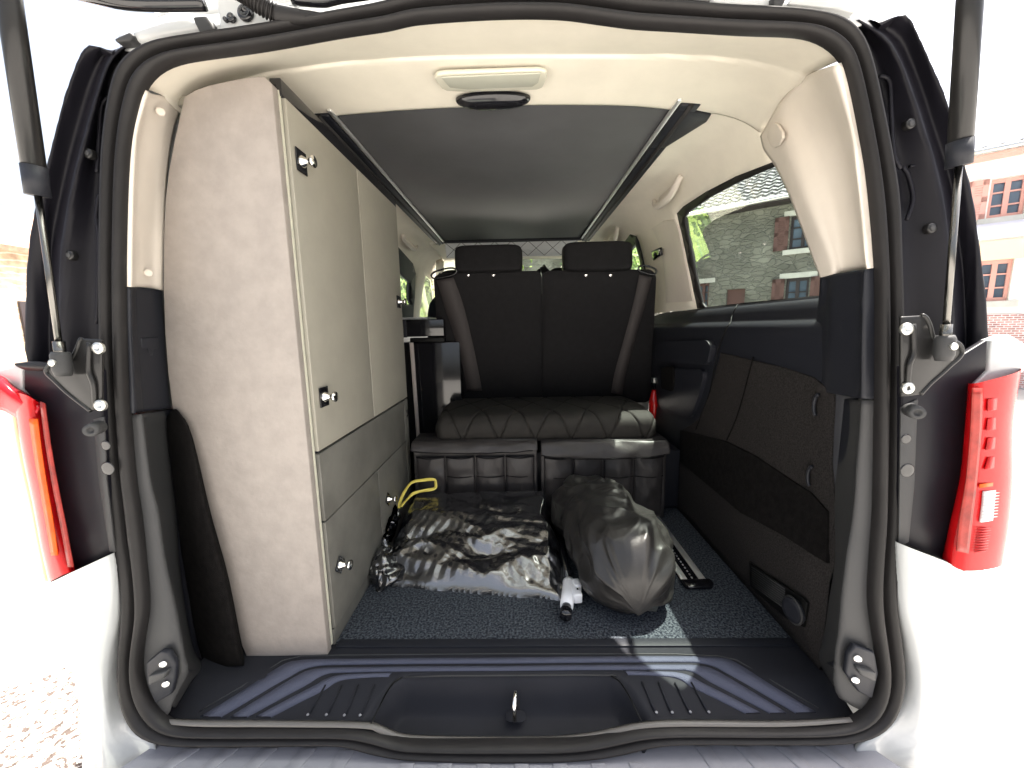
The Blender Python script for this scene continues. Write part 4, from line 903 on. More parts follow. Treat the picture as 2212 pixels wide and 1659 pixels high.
lf_ = trim('pillar_flank', [
    [(310,894,.778),(327,1030,.768),(344,1106,.763),(359,1206,.758),(381,1313,.748),(400,1418,.738),(408,1452,.733)],
    [(366,886,.86),(361,930,.862),(380,1106,.862),(388,1206,.86),(402,1313,.855),(425,1410,.85),(445,1440,.845)],
    [(400,887,.875),(400,930,.88),(415,1106,.88),(430,1206,.88),(450,1313,.875),(475,1410,.87),(490,1442,.865)]], [0, 0, 0], 'plastic_dark', -1, thick=.004, off=1)
lft = trim('wheel_arch_felt', [
    [(358,905,.862),(362,960,.864),(380,1106,.866),(400,1240,.86),(425,1380,.852),(443,1442,.838)],
    [(372,885,.84),(385,945,.835),(418,1106,.82),(448,1240,.815),(476,1380,.815),(490,1440,.815)],
    [(385,890,.835),(408,930,.825),(446,1106,.815),(482,1240,.812),(510,1380,.812),(522,1438,.812)],
    [(392,897,.845),(416,945,.845),(455,1106,.845),(492,1240,.845),(520,1380,.842),(531,1436,.835)]], [0]*4, 'felt_dark', -1, thick=.004, off=1)
tag(lft, 'black felt padding beside the foot of the tall cabinet')
# guide blocks with two screws at the lower corners
for pts, sc, s in (([(320,1428),(352,1402),(368,1404),(384,1430),(383,1462),(375,1495),(340,1515),(322,1470)], [(354,1433),(360,1476)], -1),
                   ([(1843,1390),(1885,1405),(1893,1450),(1880,1505),(1850,1490),(1822,1450),(1828,1410)], [(1851,1421),(1846,1467)], 1)):
    gb = plate('guide_block', [PY(u, v, .696) for u, v in pts], 'plastic_dark', van, .012, .004)
    cu, cv = sum(p[0] for p in pts)/len(pts), sum(p[1] for p in pts)/len(pts)
    wdg = [(cu-s*12, cv-6), (cu+s*30, cv+4), (cu+s*30, cv+26), (cu-s*4, cv+10)]
    plate('guide_wedge', [PY(u, v, .687) for u, v in wdg], 'plastic_grey', gb, .014, .004)
    for u, v in sc: q = disc('screw', PY(u, v, .689), (-s*.3, -1, 0), .0072, .004, 'chrome', gb, inner=.002)

# ---- floor, sill cover with storage tray
fl_ = mesh('floor_covering', [(-.78, .88, -.80), (.70, .88, -.80), (.70, 3.1, -.80), (-.78, 3.1, -.80)], [(0, 1, 2, 3)], 'carpet', van, smooth=False)
tag(fl_, 'blue-black textured load floor')
def sst(a, b, x): t = max(0, min(1, (x-a)/(b-a))); return t*t*(3-2*t)
def sillz(x, y):
    z = -.802-.030*sst(.80, .690, y)
    q = (y-.690)/.104
    hl_ = -.352+.062*max(0, min(1, q))**1.4; hr_ = .272-.048*max(0, min(1, q))**1.4
    m_ = sst(hl_-.004, hl_+.045, x)*sst(hr_+.004, hr_-.045, x)*(sst(.800, .752, y))
    z -= .062*m_
    if y < .715: z -= .016*sst(.715, .69, y)*m_*0
    return z
NX, NY = 260, 90; vs = []; fs = []
for j in range(NY):
    y = .684+(.884-.684)*j/(NY-1)
    for i in range(NX):
        x = -.80+1.50*i/(NX-1); vs.append((x, y, sillz(x, y)))
for j in range(NY-1):
    for i in range(NX-1): a = j*NX+i; fs.append((a, a+1, a+NX+1, a+NX))
sc_ = mesh('sill_cover', vs, fs, 'sill', van, thick=.004, off=-1)
tag(sc_, 'blue-black plastic sill cover with a tray in the middle')
box('sill_edge_strip', (-.48, .868, -.803), (.69, .892, -.797), 'plastic_dark', sc_, .001)
def psill(u, v, off=.003):
    z = -.80
    for _ in range(6): p = PZ(u, v, z); z = sillz(p.x, min(.88, max(.69, p.y)))+off
    return PZ(u, v, z)
mir = lambda pts: [(2196-u, v-9*min(1, max(0, (1098-u)/600))) for u, v in pts]
t1 = [(433,1547),(520,1494),(610,1436),(645,1426),(680,1424),(737,1423),(900,1421),(1098,1420)]
t1b = [(477,1548),(555,1501),(627,1459),(655,1444),(690,1436),(737,1434),(900,1432),(1098,1431)]
t2 = [(497,1548),(570,1502),(643,1458),(668,1447),(700,1442),(737,1441),(900,1439),(1098,1438)]
t2b = [(533,1548),(600,1511),(663,1477),(690,1460),(710,1453),(737,1451),(900,1448),(1098,1447)]
t3 = [(553,1547),(620,1511),(680,1480),(700,1468),(722,1460),(750,1456),(800,1454),(847,1452)]
t3b = [(585,1548),(650,1514),(700,1489),(722,1474),(740,1467),(760,1464),(800,1461),(840,1460)]
def tread(a, b):
    A_ = cr([psill(u, v) for u, v in a], 60); B_ = cr([psill(u, v) for u, v in b], 60)
    return loft('tread_strip', [[p+Vector((0, 0, -.003)) for p in A_], A_, [p.lerp(q, .5) for p, q in zip(A_, B_)], B_, [p+Vector((0, 0, -.003)) for p in B_]], 'tread', sc_, resample=False, thick=.0)
for a, b in ((t1, t1b), (t2, t2b), (t3, t3b)):
    tread(a, b); ma = mir(a); mb = mir(b)
    k = .0
    tread(ma, mb)
for (ua, va), (ub, vb) in (((703,1480),(668,1542)), ((738,1480),(708,1542)), ((774,1479),(747,1543)), ((809,1479),(781,1543))):
    for f_ in (lambda u, v: (u, v), lambda u, v: (2196-u, v-6)):
        tube('grip_rib', [psill(*f_(ua, va)), psill(*f_(ub, vb))], .0022, 'sill', sc_, seg=8); 
        disc('rib_end', psill(*f_(ub-3, vb+2)), (0, 0, 1), .003, .0015, 'bumper', sc_, seg=10)
for s in (0, 1):
    p = [(868,1463),(850,1475),(833,1500),(818,1530),(797,1573)]
    if s: p = [(2188-u, v-3) for u, v in p]
    tube('tray_seam', [psill(u, v, .000) for u, v in p], .0018, 'vent_black', sc_, n=20)
# edge profile by the seal
loft('sill_lip', [[PY(u, v, .700) for u, v in [(345,1551),(430,1556),(600,1557),(790,1560),(830,1570),(871,1586),(960,1591),(1091,1592),(1200,1591),(1271,1584),(1337,1570),(1390,1560),(1475,1556),(1700,1557),(1830,1550)]],
      [PY(u, v, .690)+Vector((0, 0, .004)) for u, v in [(338,1556),(430,1563),(600,1564),(790,1568),(830,1578),(871,1592),(960,1597),(1091,1598),(1200,1597),(1271,1590),(1337,1577),(1390,1567),(1475,1563),(1700,1564),(1836,1555)]],
      [PY(u, v, .684) for u, v in [(334,1562),(430,1570),(600,1571),(784,1574),(821,1585),(871,1599),(960,1603),(1091,1603),(1200,1602),(1271,1597),(1337,1583),(1387,1574),(1475,1570),(1700,1570),(1842,1560)]]], 'lip', sc_, n=80, thick=.003)
tube('tray_highlight', [psill(u, v, .001) for u, v in [(872,1463),(950,1460),(1098,1459),(1250,1458),(1332,1459)]], .0013, 'plastic_grey', sc_, seg=8)  # paler tube painted in as the highlight on the tray's upper edge
tube('edge_highlight', [psill(u, v, .001) for u, v in [(430,1537),(520,1484),(610,1427),(650,1417),(740,1415),(1098,1412),(1460,1413),(1550,1417),(1590,1425),(1680,1478),(1768,1530)]], .0013, 'plastic_grey', sc_, seg=8)  # paler tube painted in as the highlight line along the sill
# latch striker
lk = tube('latch_striker', [Vector((-.022, .728, -.852)), Vector((-.022, .724, -.835)), Vector((-.022, .726, -.812)), Vector((-.020, .742, -.803)), Vector((-.019, .758, -.812)), Vector((-.019, .762, -.835)), Vector((-.019, .762, -.852))], .0052, 'chrome', van, n=30)
plate('latch_plate', ell(-.02, .745, -.861, .022, .014, 24, .6), 'sill', lk, .003, .001)
# rail let into the floor
r_l = Vector((.53, 1.64, -.8)); 
rl = box('floor_rail', (.497, 1.10, -.803), (.582, 1.70, -.796), 'black_gloss', van, .002)
tag(rl, 'aluminium seat rail let into the floor on the right')
for a, b in ((.500, .520), (.557, .578)): box('rail_strip', (a, 1.11, -.797), (b, 1.70, -.793), 'alu', rl, .001)
for k in range(34):
    pass
V, Fc = merge([boxd((.538, 1.13+.0168*k, -.7955), (.004, .007, .002)) for k in range(34)]); mesh('rail_teeth', V, Fc, 'alu', rl, smooth=False)
plate('rail_end_cap', [Vector(p) for p in [(.493,1.112,-.792),(.586,1.115,-.792),(.588,1.090,-.792),(.575,1.076,-.792),(.505,1.074,-.792),(.494,1.088,-.792)]], 'black_gloss', rl, .012, .004)

# ---- bumper with ribbed step
step = [(340,1603),(400,1606),(600,1606),(780,1612),(871,1634),(1004,1640),(1091,1641),(1237,1639),(1337,1628),(1404,1610),(1475,1603),(1700,1602),(1850,1598)]
s0 = [PZ(u, v, -.882) for u, v in step]
b_ = loft('bumper', [[Vector((-.92, .76, -.92))]+[Vector((p.x, .715, -.93)) for p in s0]+[Vector((.86, .76, -.92))],
        [Vector((-.80, .715, -.882))]+[Vector((p.x, p.y+.003, -.881)) for p in s0]+[Vector((.72, .715, -.882))],
        [Vector((-.90, .58, -.888))]+[Vector((p.x*1.12, .585, -.886)) for p in s0]+[Vector((.82, .58, -.888))],
        [Vector((-.90, .555, -.90))]+[Vector((p.x*1.12, .555, -.90)) for p in s0]+[Vector((.82, .555, -.90))],
        [Vector((-.90, .55, -1.12))]+[Vector((p.x*1.12, .55, -1.12)) for p in s0]+[Vector((.82, .55, -1.12))]], 'bumper', van, n=80, cross=40)
tag(b_, 'grey ribbed loading step on the bumper')
def rib(u0_, u1_, v0, sk):
    z = -.878; a, b = PZ(u0_, v0, z), PZ(u1_, v0, z)
    dx_ = sk
    V = [a, b, Vector((b.x+dx_, .59, z-.004)), Vector((a.x+dx_, .59, z-.004))]
    plate('step_rib', V, 'bumper', b_, .006, .002)
for k in range(5): rib(403+83*k, 434+83*k, 1617+(0 if k < 4 else 4), -.075+.013*k)
for k in range(7): rib(867+86*k*.95, 897+86*k*.95, 1648, -.02+.006*k)
for k in range(4): rib(1502+86*k, 1532+86*k, 1613, .03+.014*k)

# ---- outer body sides, cab, glass
for side in (1, -1):
    prof_o = [(.66, .66), (.70, .60), (.735, .50), (.765, .40), (.79, .25), (.83, .03), (.90, -.03), (.955, -.10), (.965, -.45), (.96, -.80), (.93, -1.12)]
    def oy(poly, holes, nm, m_):
        me = bpy.data.meshes.new(nm); bm = bmesh.new(); E = []
        for lp in [poly, *holes]:
            V = [bm.verts.new((a, b, 0)) for a, b in lp]; E += [bm.edges.new((V[i], V[(i+1) % len(V)])) for i in range(len(V))]
        bmesh.ops.triangle_fill(bm, edges=E, use_beauty=True)
        for z in [q[1] for q in prof_o[1:-1]]: bmesh.ops.bisect_plane(bm, geom=bm.verts[:]+bm.edges[:]+bm.faces[:], plane_co=(0, z, 0), plane_no=(0, 1, 0))
        for v_ in bm.verts:
            y, z = v_.co.x, v_.co.y
            for (xa, za_), (xb_, zb) in zip(prof_o, prof_o[1:]):
                if za_ >= z >= zb-1e-6: x = xa+(xb_-xa)*(za_-z)/(za_-zb); break
            v_.co = Vector((side*x-.04*1, y, z))
        bm.to_mesh(me); bm.free(); o = link(nm, me, m_, van, True); mods(o, .012); return o
    wins_ = [[(.865,.04),(2.02,.04),(2.08,.56),(.90,.56)], [(2.20,.04),(3.12,.04),(3.12,.52),(2.20,.52)], [(3.28,.04),(4.22,.04),(3.70,.50),(3.32,.50)]]
    if side < 0: wins_ = wins_[1:]
    arch = lambda yc: [(yc+.36*math.cos(t), -1.12+.36*math.sin(t)) for t in [math.pi*k/12 for k in range(13)]]
    bot = [(.88, -1.119)]+arch(1.45)[::-1]+arch(4.35)[::-1]+[(4.9, -1.119)]
    oy(bot+[(4.95, -.45), (4.75, -.12), (4.25, .0), (3.72, .56), (3.3, .659), (.86, .659), (.86, -.3)], wins_, 'body_side', 'white_paint')
    for yc in (1.45, 4.35):
        wx = side*.84-.04
        wh = tube('wheel', [(wx-side*.11, yc, GZ+.33), (wx-side*.105, yc, GZ+.33), (wx+side*.08, yc, GZ+.33), (wx+side*.09, yc, GZ+.33)], lambda q: .33 if .1 < q < .9 else .30, 'rubber', van, seg=40)
        disc('wheel_rim', (wx+side*.09, yc, GZ+.33), (side, 0, 0), .21, .012, 'galv', wh, inner=.02, seg=30)
ws = loft('windscreen', [[Vector((-.78, 4.05, .06)), Vector((-.04, 4.32, .03)), Vector((.70, 4.05, .06))], [Vector((-.64, 3.36, .57)), Vector((-.04, 3.44, .585)), Vector((.56, 3.36, .57))]], 'glass_clear', van, n=20)
bn = loft('bonnet', [[Vector((-.9, 4.2, -.02)), Vector((-.04, 4.42, .02)), Vector((.82, 4.2, -.02))], [Vector((-.9, 4.95, -.25)), Vector((-.04, 5.2, -.22)), Vector((.82, 4.95, -.25))], [Vector((-.88, 5.05, -.9)), Vector((-.04, 5.28, -.9)), Vector((.80, 5.05, -.9))], [Vector((-.88, 5.05, -1.12)), Vector((-.04, 5.25, -1.12)), Vector((.80, 5.05, -1.12))]], 'white_paint', van, n=20, cross=20, thick=.02)
ds = loft('dashboard', [[Vector((-.76, 3.55, -.55)), Vector((-.04, 3.55, -.55)), Vector((.70, 3.55, -.55))], [Vector((-.76, 3.50, -.15)), Vector((-.04, 3.48, -.12)), Vector((.70, 3.50, -.15))], [Vector((-.76, 3.58, -.01)), Vector((-.04, 3.56, .02)), Vector((.70, 3.58, -.01))], [Vector((-.78, 4.05, .04)), Vector((-.04, 4.3, .02)), Vector((.71, 4.05, .04))]], 'plastic_dark', van, n=20, cross=20, thick=.02)
for s in (1, -1):
    tube('windscreen_pillar', [(s*.745-.04, 4.12, .04), (s*.70-.04, 3.75, .28), (s*.62-.04, 3.38, .57)], .035, 'headliner', van, n=16)
swc = Vector((-.46, 3.22, .10)); ax = Vector((0, -.9, .45)).normalized(); e1 = Vector((1, 0, 0)); e2 = ax.cross(e1)
sw = tube('steering_wheel', [swc+e1*math.cos(t)*.19+e2*math.sin(t)*.19 for t in [2*math.pi*k/40 for k in range(40)]], .015, 'plastic_dark', van, closed=True)
disc('wheel_hub', swc, ax, .07, .03, 'plastic_dark', sw)
for a in (0, math.pi, -math.pi/2): tube('wheel_spoke', [swc, swc+e1*math.cos(a)*.18+e2*math.sin(a)*.18], .014, 'plastic_grey', sw, seg=8)
tube('rear_mirror', [(-.16, 3.60, .36), (-.04, 3.59, .365), (.08, 3.60, .36)], .03, 'black_gloss', van, n=12)
def soft_box(name, c, s, m_, parent, tilt=0, p=.22, n=28, piping=0):
    """pillow-like block: superellipsoid turned about x by tilt"""
    vs = []; fs = []; mt = Matrix.Rotation(tilt, 3, 'X')
    nu, nv = n*2, n
    f = lambda w_, e: math.copysign(abs(w_)**e, w_)
    for j in range(nv+1):
        ph = -math.pi/2+math.pi*j/nv
        for i in range(nu):
            th = 2*math.pi*i/nu
            q = Vector((s[0]/2*f(math.cos(ph), p)*f(math.cos(th), p), s[1]/2*f(math.cos(ph), p)*f(math.sin(th), p), s[2]/2*f(math.sin(ph), p)))
            vs.append(Vector(c)+mt @ q)
    for j in range(nv):
        for i in range(nu): fs.append((j*nu+i, j*nu+(i+1) % nu, (j+1)*nu+(i+1) % nu, (j+1)*nu+i))
    return mesh(name, vs, fs, m_, parent)
for x in (-.44, .36):
    fs_ = soft_box('front_seat', (x, 3.0, -.06), (.52, .16, .66), 'cloth_black', van, R(-8), .45)
    soft_box('seat_cushion', (x, 3.22, -.40), (.52, .52, .16), 'cloth_black', fs_, 0, .4)
    soft_box('headrest', (x, 2.93, .335), (.27, .11, .19), 'cloth_black', fs_, R(-6), .5)
settle(van)

# ================================================================== LOOSE AND BUILT-IN THINGS
# ---- tall storage cabinet
CX = -.489; CY0, CY1, CT = .846, 1.622, .508
cab = empty('storage_cabinet', (-.6, 1.2, -.8), 'tall storage cabinet with pale concrete-look rear face and sage doors, left of the load floor', 'cabinet')
back = [(585,165),(572,164),(540,166),(500,173),(450,184),(420,195),(402,206),(396,215),(388,250),(375,310),(364,370),(357,430),(353,520),(352,620),(356,720),(362,800),(372,882),(397,905),(413,945),(430,1010),(452,1106),(476,1210),(500,1310),(520,1390),(533,1420)]
bk = [PY(u, v, CY0) for u, v in back]+[Vector((CX, CY0, -.800))]
bk[0] = Vector((CX-.012, CY0, CT)); bk.append(Vector((CX, CY0, CT-.012)))
rp = plate('rear_panel', bk, 'concrete', cab, .020, .006, off=-1)
rp.modifiers['s'].offset = -1
box('side_panel', (CX-.02, CY0+.022, -.80), (CX-.004, CY1, CT), 'plastic_dark', cab, .001)
box('top_rail', (CX-.018, CY0+.022, CT-.022), (CX+.006, CY1, CT+.012), 'black_gloss', cab, .002)
box('edge_strip', (CX-.003, CY0+.0205, -.79), (CX+.0015, CY0+.026, CT-.012), 'edge', cab, 0)
box('top_board', (-.76, CY0+.03, CT-.03), (CX-.022, CY1, CT-.012), 'olive', cab, .002)
box('front_board', (-.76, CY1-.02, -.80), (CX-.022, CY1-.001, CT-.04), 'olive', cab, .002)
def front_(name, y0, y1, z0, z1, m_, label=None):
    o = box(name, (CX-.003, y0, z0), (CX+.009, y1, z1), m_, cab, .0015)
    if label: o['label'] = label
    return o
def knob(parent, y, z, rot=False):
    s = .021
    if rot: sq = [Vector((CX+.0115, y, z+s*1.25)), Vector((CX+.0115, y-s*1.1, z)), Vector((CX+.0115, y, z-s*1.25)), Vector((CX+.0115, y+s*1.1, z))]
    else: sq = [Vector((CX+.0115, y-s, z+s*1.1)), Vector((CX+.0115, y+s, z+s*1.1)), Vector((CX+.0115, y+s, z-s*1.1)), Vector((CX+.0115, y-s, z-s*1.1))]
    k = plate('door_knob', sq, 'black_gloss', parent, .004, .001)
    c = Vector((CX+.013, y, z))
    tube('knob_stem', [c, c+Vector((.006, 0, 0)), c+Vector((.012, 0, 0)), c+Vector((.022, 0, 0)), c+Vector((.026, 0, 0))] , lambda q: .0135-.008*math.sin(min(1, q*1.6)*math.pi/2)+.010*max(0, q-.8)*5*.9, 'chrome', None, seg=20, n=14).parent = cab
    q = bpy.data.objects['knob_stem'] if 0 else None
    return k
def knob(parent, y, z, rot=False):
    s = .020; a = s*1.3
    sq = [Vector((CX+.0115, y+dy*a, z+dz*a)) for dy, dz in ((0, 1), (1, 0), (0, -1), (-1, 0))] if rot else [Vector((CX+.0115, y+dy*s, z+dz*s*1.2)) for dy, dz in ((-1, 1), (1, 1), (1, -1), (-1, -1))]
    plate('knob_plate', sq, 'black_gloss', parent, .003, .0008)
    c = Vector((CX+.012, y, z)); pf = [(0, .013), (.004, .013), (.010, .0085), (.016, .006), (.021, .008), (.023, .0125), (.026, .0135), (.029, .012), (.030, .0005)]
    vs = []; fs = []; n = 24
    for dx, r_ in pf:
        for j in range(n): t = 2*math.pi*j/n; vs.append(c+Vector((dx, math.cos(t)*r_, math.sin(t)*r_)))
    for k in range(len(pf)-1):
        for j in range(n): fs.append((k*n+j, k*n+(j+1) % n, (k+1)*n+(j+1) % n, (k+1)*n+j))
    mesh('door_knob', vs, fs, 'chrome', parent)
d1 = front_('cabinet_door', CY0+.030, 1.232, -.283, CT-.022, 'olive', 'wide sage cabinet door nearest the tailgate'); knob(d1, .912, .375); knob(d1, .918, -.158)
d2 = front_('cabinet_door', 1.236, 1.612, -.283, CT-.022, 'olive', 'sage cabinet door further from the tailgate'); knob(d2, 1.563, .112)
p1 = front_('drawer_front', CY0+.030, 1.560, -.460, -.290, 'concrete2', 'upper grey drawer front of the cabinet')
p2 = front_('drawer_front', CY0+.030, 1.228, -.752, -.464, 'concrete2', 'lower grey drawer front nearest the tailgate'); knob(p2, .922, -.606, True)
p3 = front_('drawer_front', 1.232, 1.560, -.752, -.464, 'concrete2', 'lower grey drawer front behind the yellow ribbon'); knob(p3, 1.30, -.60, True)
p4 = front_('narrow_panel', 1.564, 1.612, -.752, -.290, 'concrete2'); box('panel_latch', (CX+.009, 1.583, -.365), (CX+.012, 1.598, -.335), 'black_gloss', p4, .001)
box('plinth', (CX-.003, CY0+.030, -.799), (CX+.003, CY1-.01, -.756), 'concrete2', cab, .001)
settle(cab)

# ---- kitchen unit ahead of the cabinet
kt = empty('kitchen_cabinet', (-.6, 2.2, -.8), 'low black kitchen unit with worktop between the tall cabinet and the bench', 'kitchen unit')
ya = 1.90
a, b = PY(857, 691, ya), PY(945, 695, ya); c_, d_ = PY(860, 728, ya), PY(945, 723, ya)
box('worktop', (a.x-.2, ya, c_.z), (b.x+.03, 2.75, a.z), 'black_gloss', kt, .004)
box('worktop_edge', (a.x-.01, ya-.006, c_.z-.003), (PY(878, 700, ya).x, ya-.001, a.z+.001), 'plastic_dark', kt, .001)
q0, q1 = PY(898, 745, ya+.05), PY(957, 900, ya+.05)
box('drawer_body', (q0.x-.1, ya+.055, -.80), (q1.x+.1, 2.7, c_.z-.03), 'black_gloss', kt, .004)
V = [PY(885,740,ya+.02), PY(893,740,ya+.02), PY(907,942,ya+.02), PY(900,945,ya+.02)]
plate('edge_trim', V, mat('pale_pink_edging', (.42, .37, .35), .5), kt, .012, .002)
box('under_rail', (q0.x-.02, ya+.02, c_.z-.028), (d_.x+.03, ya+.06, c_.z-.006), 'vent_black', kt, .003)
settle(kt)
tr_ = box('worktop_tray', (PY(858,680,2.0).x, 2.0, a.z+.002), (PY(925,680,2.0).x, 2.2, a.z+.014), 'white_plastic', None, .004)
tag(tr_, 'white tray lying on the black kitchen worktop', 'tray')

# ---- bench with two backrests
bn_ = empty('bench_seat', (.14, 2.0, -.8), 'black two-seat bench with its back to the tailgate', 'bench seat')
def bface(u, v):   # plane of the leaning backrest
    n = Vector((0, .24, .645)).normalized(); pl = Vector((0, .645, -.24*.0))
    # y runs from 1.90 at z=.25 to 2.08 at z=-.40
    d = ray(u, v); k = (2.08-1.90)/.65     # y = 1.90+(.25-z)*k
    t = (1.90+.25*k)/(d.y+k*d.z); return d*t
def backrest(px, name, label):
    P = [bface(u, v) for u, v in px]; n_ = Vector((0, -.65, -.18)).normalized()
    me = bpy.data.meshes.new(name); bm = bmesh.new()
    lp = rnd_loop([(p.x, (p.z)) for p in P], .035, 6); V = [bm.verts.new((x, 0, z)) for x, z in lp]
    E = [bm.edges.new((V[i], V[(i+1) % len(V)])) for i in range(len(V))]; bmesh.ops.triangle_fill(bm, edges=E, use_beauty=True)
    xs = [a for a, _ in lp]; zs = [b for _, b in lp]
    for k in range(1, 16): bmesh.ops.bisect_plane(bm, geom=bm.verts[:]+bm.edges[:]+bm.faces[:], plane_co=(min(xs)+(max(xs)-min(xs))*k/16, 0, 0), plane_no=(1, 0, 0))
    for k in range(1, 16): bmesh.ops.bisect_plane(bm, geom=bm.verts[:]+bm.edges[:]+bm.faces[:], plane_co=(0, 0, min(zs)+(max(zs)-min(zs))*k/16), plane_no=(0, 0, 1))
    for v_ in bm.verts:
        x, z = v_.co.x, v_.co.z; ex = min(x-min(xs), max(xs)-x)/.09; ez = min(z-min(zs), max(zs)-z)/.09
        bul = .014*math.sqrt(max(0, min(1, ex)*(2-min(1, ex)))*max(0, min(1, ez)*(2-min(1, ez))))
        wr = .0035*noise.noise(Vector((x*6, z*9, 1)))
        v_.co.y = 1.90+(.25-z)*(.18/.65)-bul-wr
    bmesh.ops.recalc_face_normals(bm, faces=bm.faces)
    if sum(f.normal.y for f in bm.faces) > 0: bmesh.ops.reverse_faces(bm, faces=bm.faces)
    bm.to_mesh(me); bm.free(); o = link(name, me, 'cloth_black', bn_, True); mods(o, .11, .012, 0, -1); o['label'] = label
    loop3 = [Vector((x, 1.90+(.25-z)*(.18/.65)-.001, z)) for x, z in lp]; tube('piping', loop3, .0032, 'cloth_black', o, seg=6, closed=True)
    return o
bl_ = backrest([(938,600),(950,592),(1169,586),(1169,870),(960,870),(952,800)], 'backrest', 'left half of the black backrest')
br_ = backrest([(1172,590),(1185,586),(1405,583),(1416,595),(1403,868),(1172,870)], 'backrest', 'right half of the black backrest')
for (uc, vc, ww, hh), posts in (((1055, 562, 143, 54), (1012, 1066)), ((1291, 557, 145, 58), (1265, 1318))):
    p = PY(uc, vc, 1.90); k = p.length/1.03/F*1.0
    hr = soft_box('headrest', (p.x, 1.93, p.z), (ww*2.0/F*.93, .12, hh*1.95/F*1.02), 'cloth_black', bn_, R(-8), .28)
    soft_box('headrest_rim', (p.x, 1.93, p.z), (ww*2.0/F*.95, .035, hh*1.95/F*1.04), 'nylon', hr, R(-8), .26)
    for u in posts:
        q = PY(u, 592, 1.905); tube('headrest_post', [q-Vector((0, 0, .03)), q+Vector((0, 0, .06))], .006, 'chrome', hr, seg=12)
        disc('post_guide', q+Vector((0, -.004, -.008)), (0, -.4, 1), .011, .010, 'chrome', hr)
def belt(pa, pb, wd, gid):
    A_ = [bface(*p) for p in pa]; B_ = [bface(*p) for p in pb]; o_ = Vector((0, -.022, -.006))
    C = [[p+o_ for p in A_], [p.lerp(q, .5)+o_*1.12 for p, q in zip(A_, B_)], [p+o_ for p in B_]]
    b_ = loft('seat_belt', C, 'belt', bn_, n=30, thick=.0015)
    g_ = [bface(*p)+Vector((0, -.024, .004)) for p in gid]
    tube('belt_guide', g_, .0045, 'black_gloss', bn_, seg=10, n=36, closed=True)
belt([(945,604),(960,655),(985,730),(1003,800),(1008,840)], [(981,598),(1000,650),(1018,720),(1035,800),(1042,840)], 0, [(934,598),(943,590),(970,583),(985,584),(988,591),(978,598),(950,604),(938,604)])
belt([(1378,592),(1366,650),(1348,720),(1326,800),(1318,845)], [(1405,598),(1392,650),(1372,720),(1350,800),(1342,850)], 0, [(1376,582),(1384,577),(1404,581),(1414,588),(1410,596),(1400,596),(1386,592),(1378,590)])
fx0, fx1 = PY(952, 900, 2.0).x, PY(1400, 900, 2.0).x
box('bench_base', (fx0-.03, 1.60, -.795), (fx1+.01, 2.35, -.53), 'plastic_dark', bn_, .01)
soft_box('seat_cushion', ((fx0+fx1)/2, 2.42, -.36), (fx1-fx0, .56, .16), 'cloth_black', bn_, 0, .3)
settle(bn_)

# ---- quilted pad behind the backrest
X_0, X_1 = -.360, .575
def padf(a, b):
    # section: starts low at the rear face, rolls over the top and runs forward under the backrest
    prof_ = [(1.556, -.467), (1.543, -.448), (1.538, -.421), (1.543, -.390), (1.562, -.370), (1.592, -.360), (1.66, -.357), (1.80, -.360), (2.04, -.372)]
    if not hasattr(padf, 'P'): padf.P = cr([Vector((0, y, z)) for y, z in prof_], 64)
    P = padf.P; k = b*63; i = min(62, int(k)); q = P[i].lerp(P[i+1], k-i); t = (P[i+1]-P[i]).normalized(); n = Vector((0, -t.z, t.y))
    if n.z < 0 and n.y > 0: n = -n
    e = min(a, 1-a); sh_ = max(0, 1-e/.045); drop = .055*sh_**2.2
    x = X_0+(X_1-X_0)*a; c = Vector((0, 1.62, -.421)); 
    p = Vector((x, q.y, q.z)); p = p+(c-Vector((0, q.y, q.z))-Vector((0,0,0)))*0 ; d = Vector((0, c.y-q.y, c.z-q.z)); d.normalize(); p += Vector((0, d.y, d.z))*drop
    p.z += .006*noise.noise(Vector((x*5, q.y*5, 0))); return p, n
pd = quilt('quilted_cushion', padf, 320, 90, 'quilt', None, (6.2, 1.55), .013, .09, ph=.2)
tag(pd, 'black diamond-quilted cushion lying behind the bench backrest', 'cushion')
mods(pd, .004)
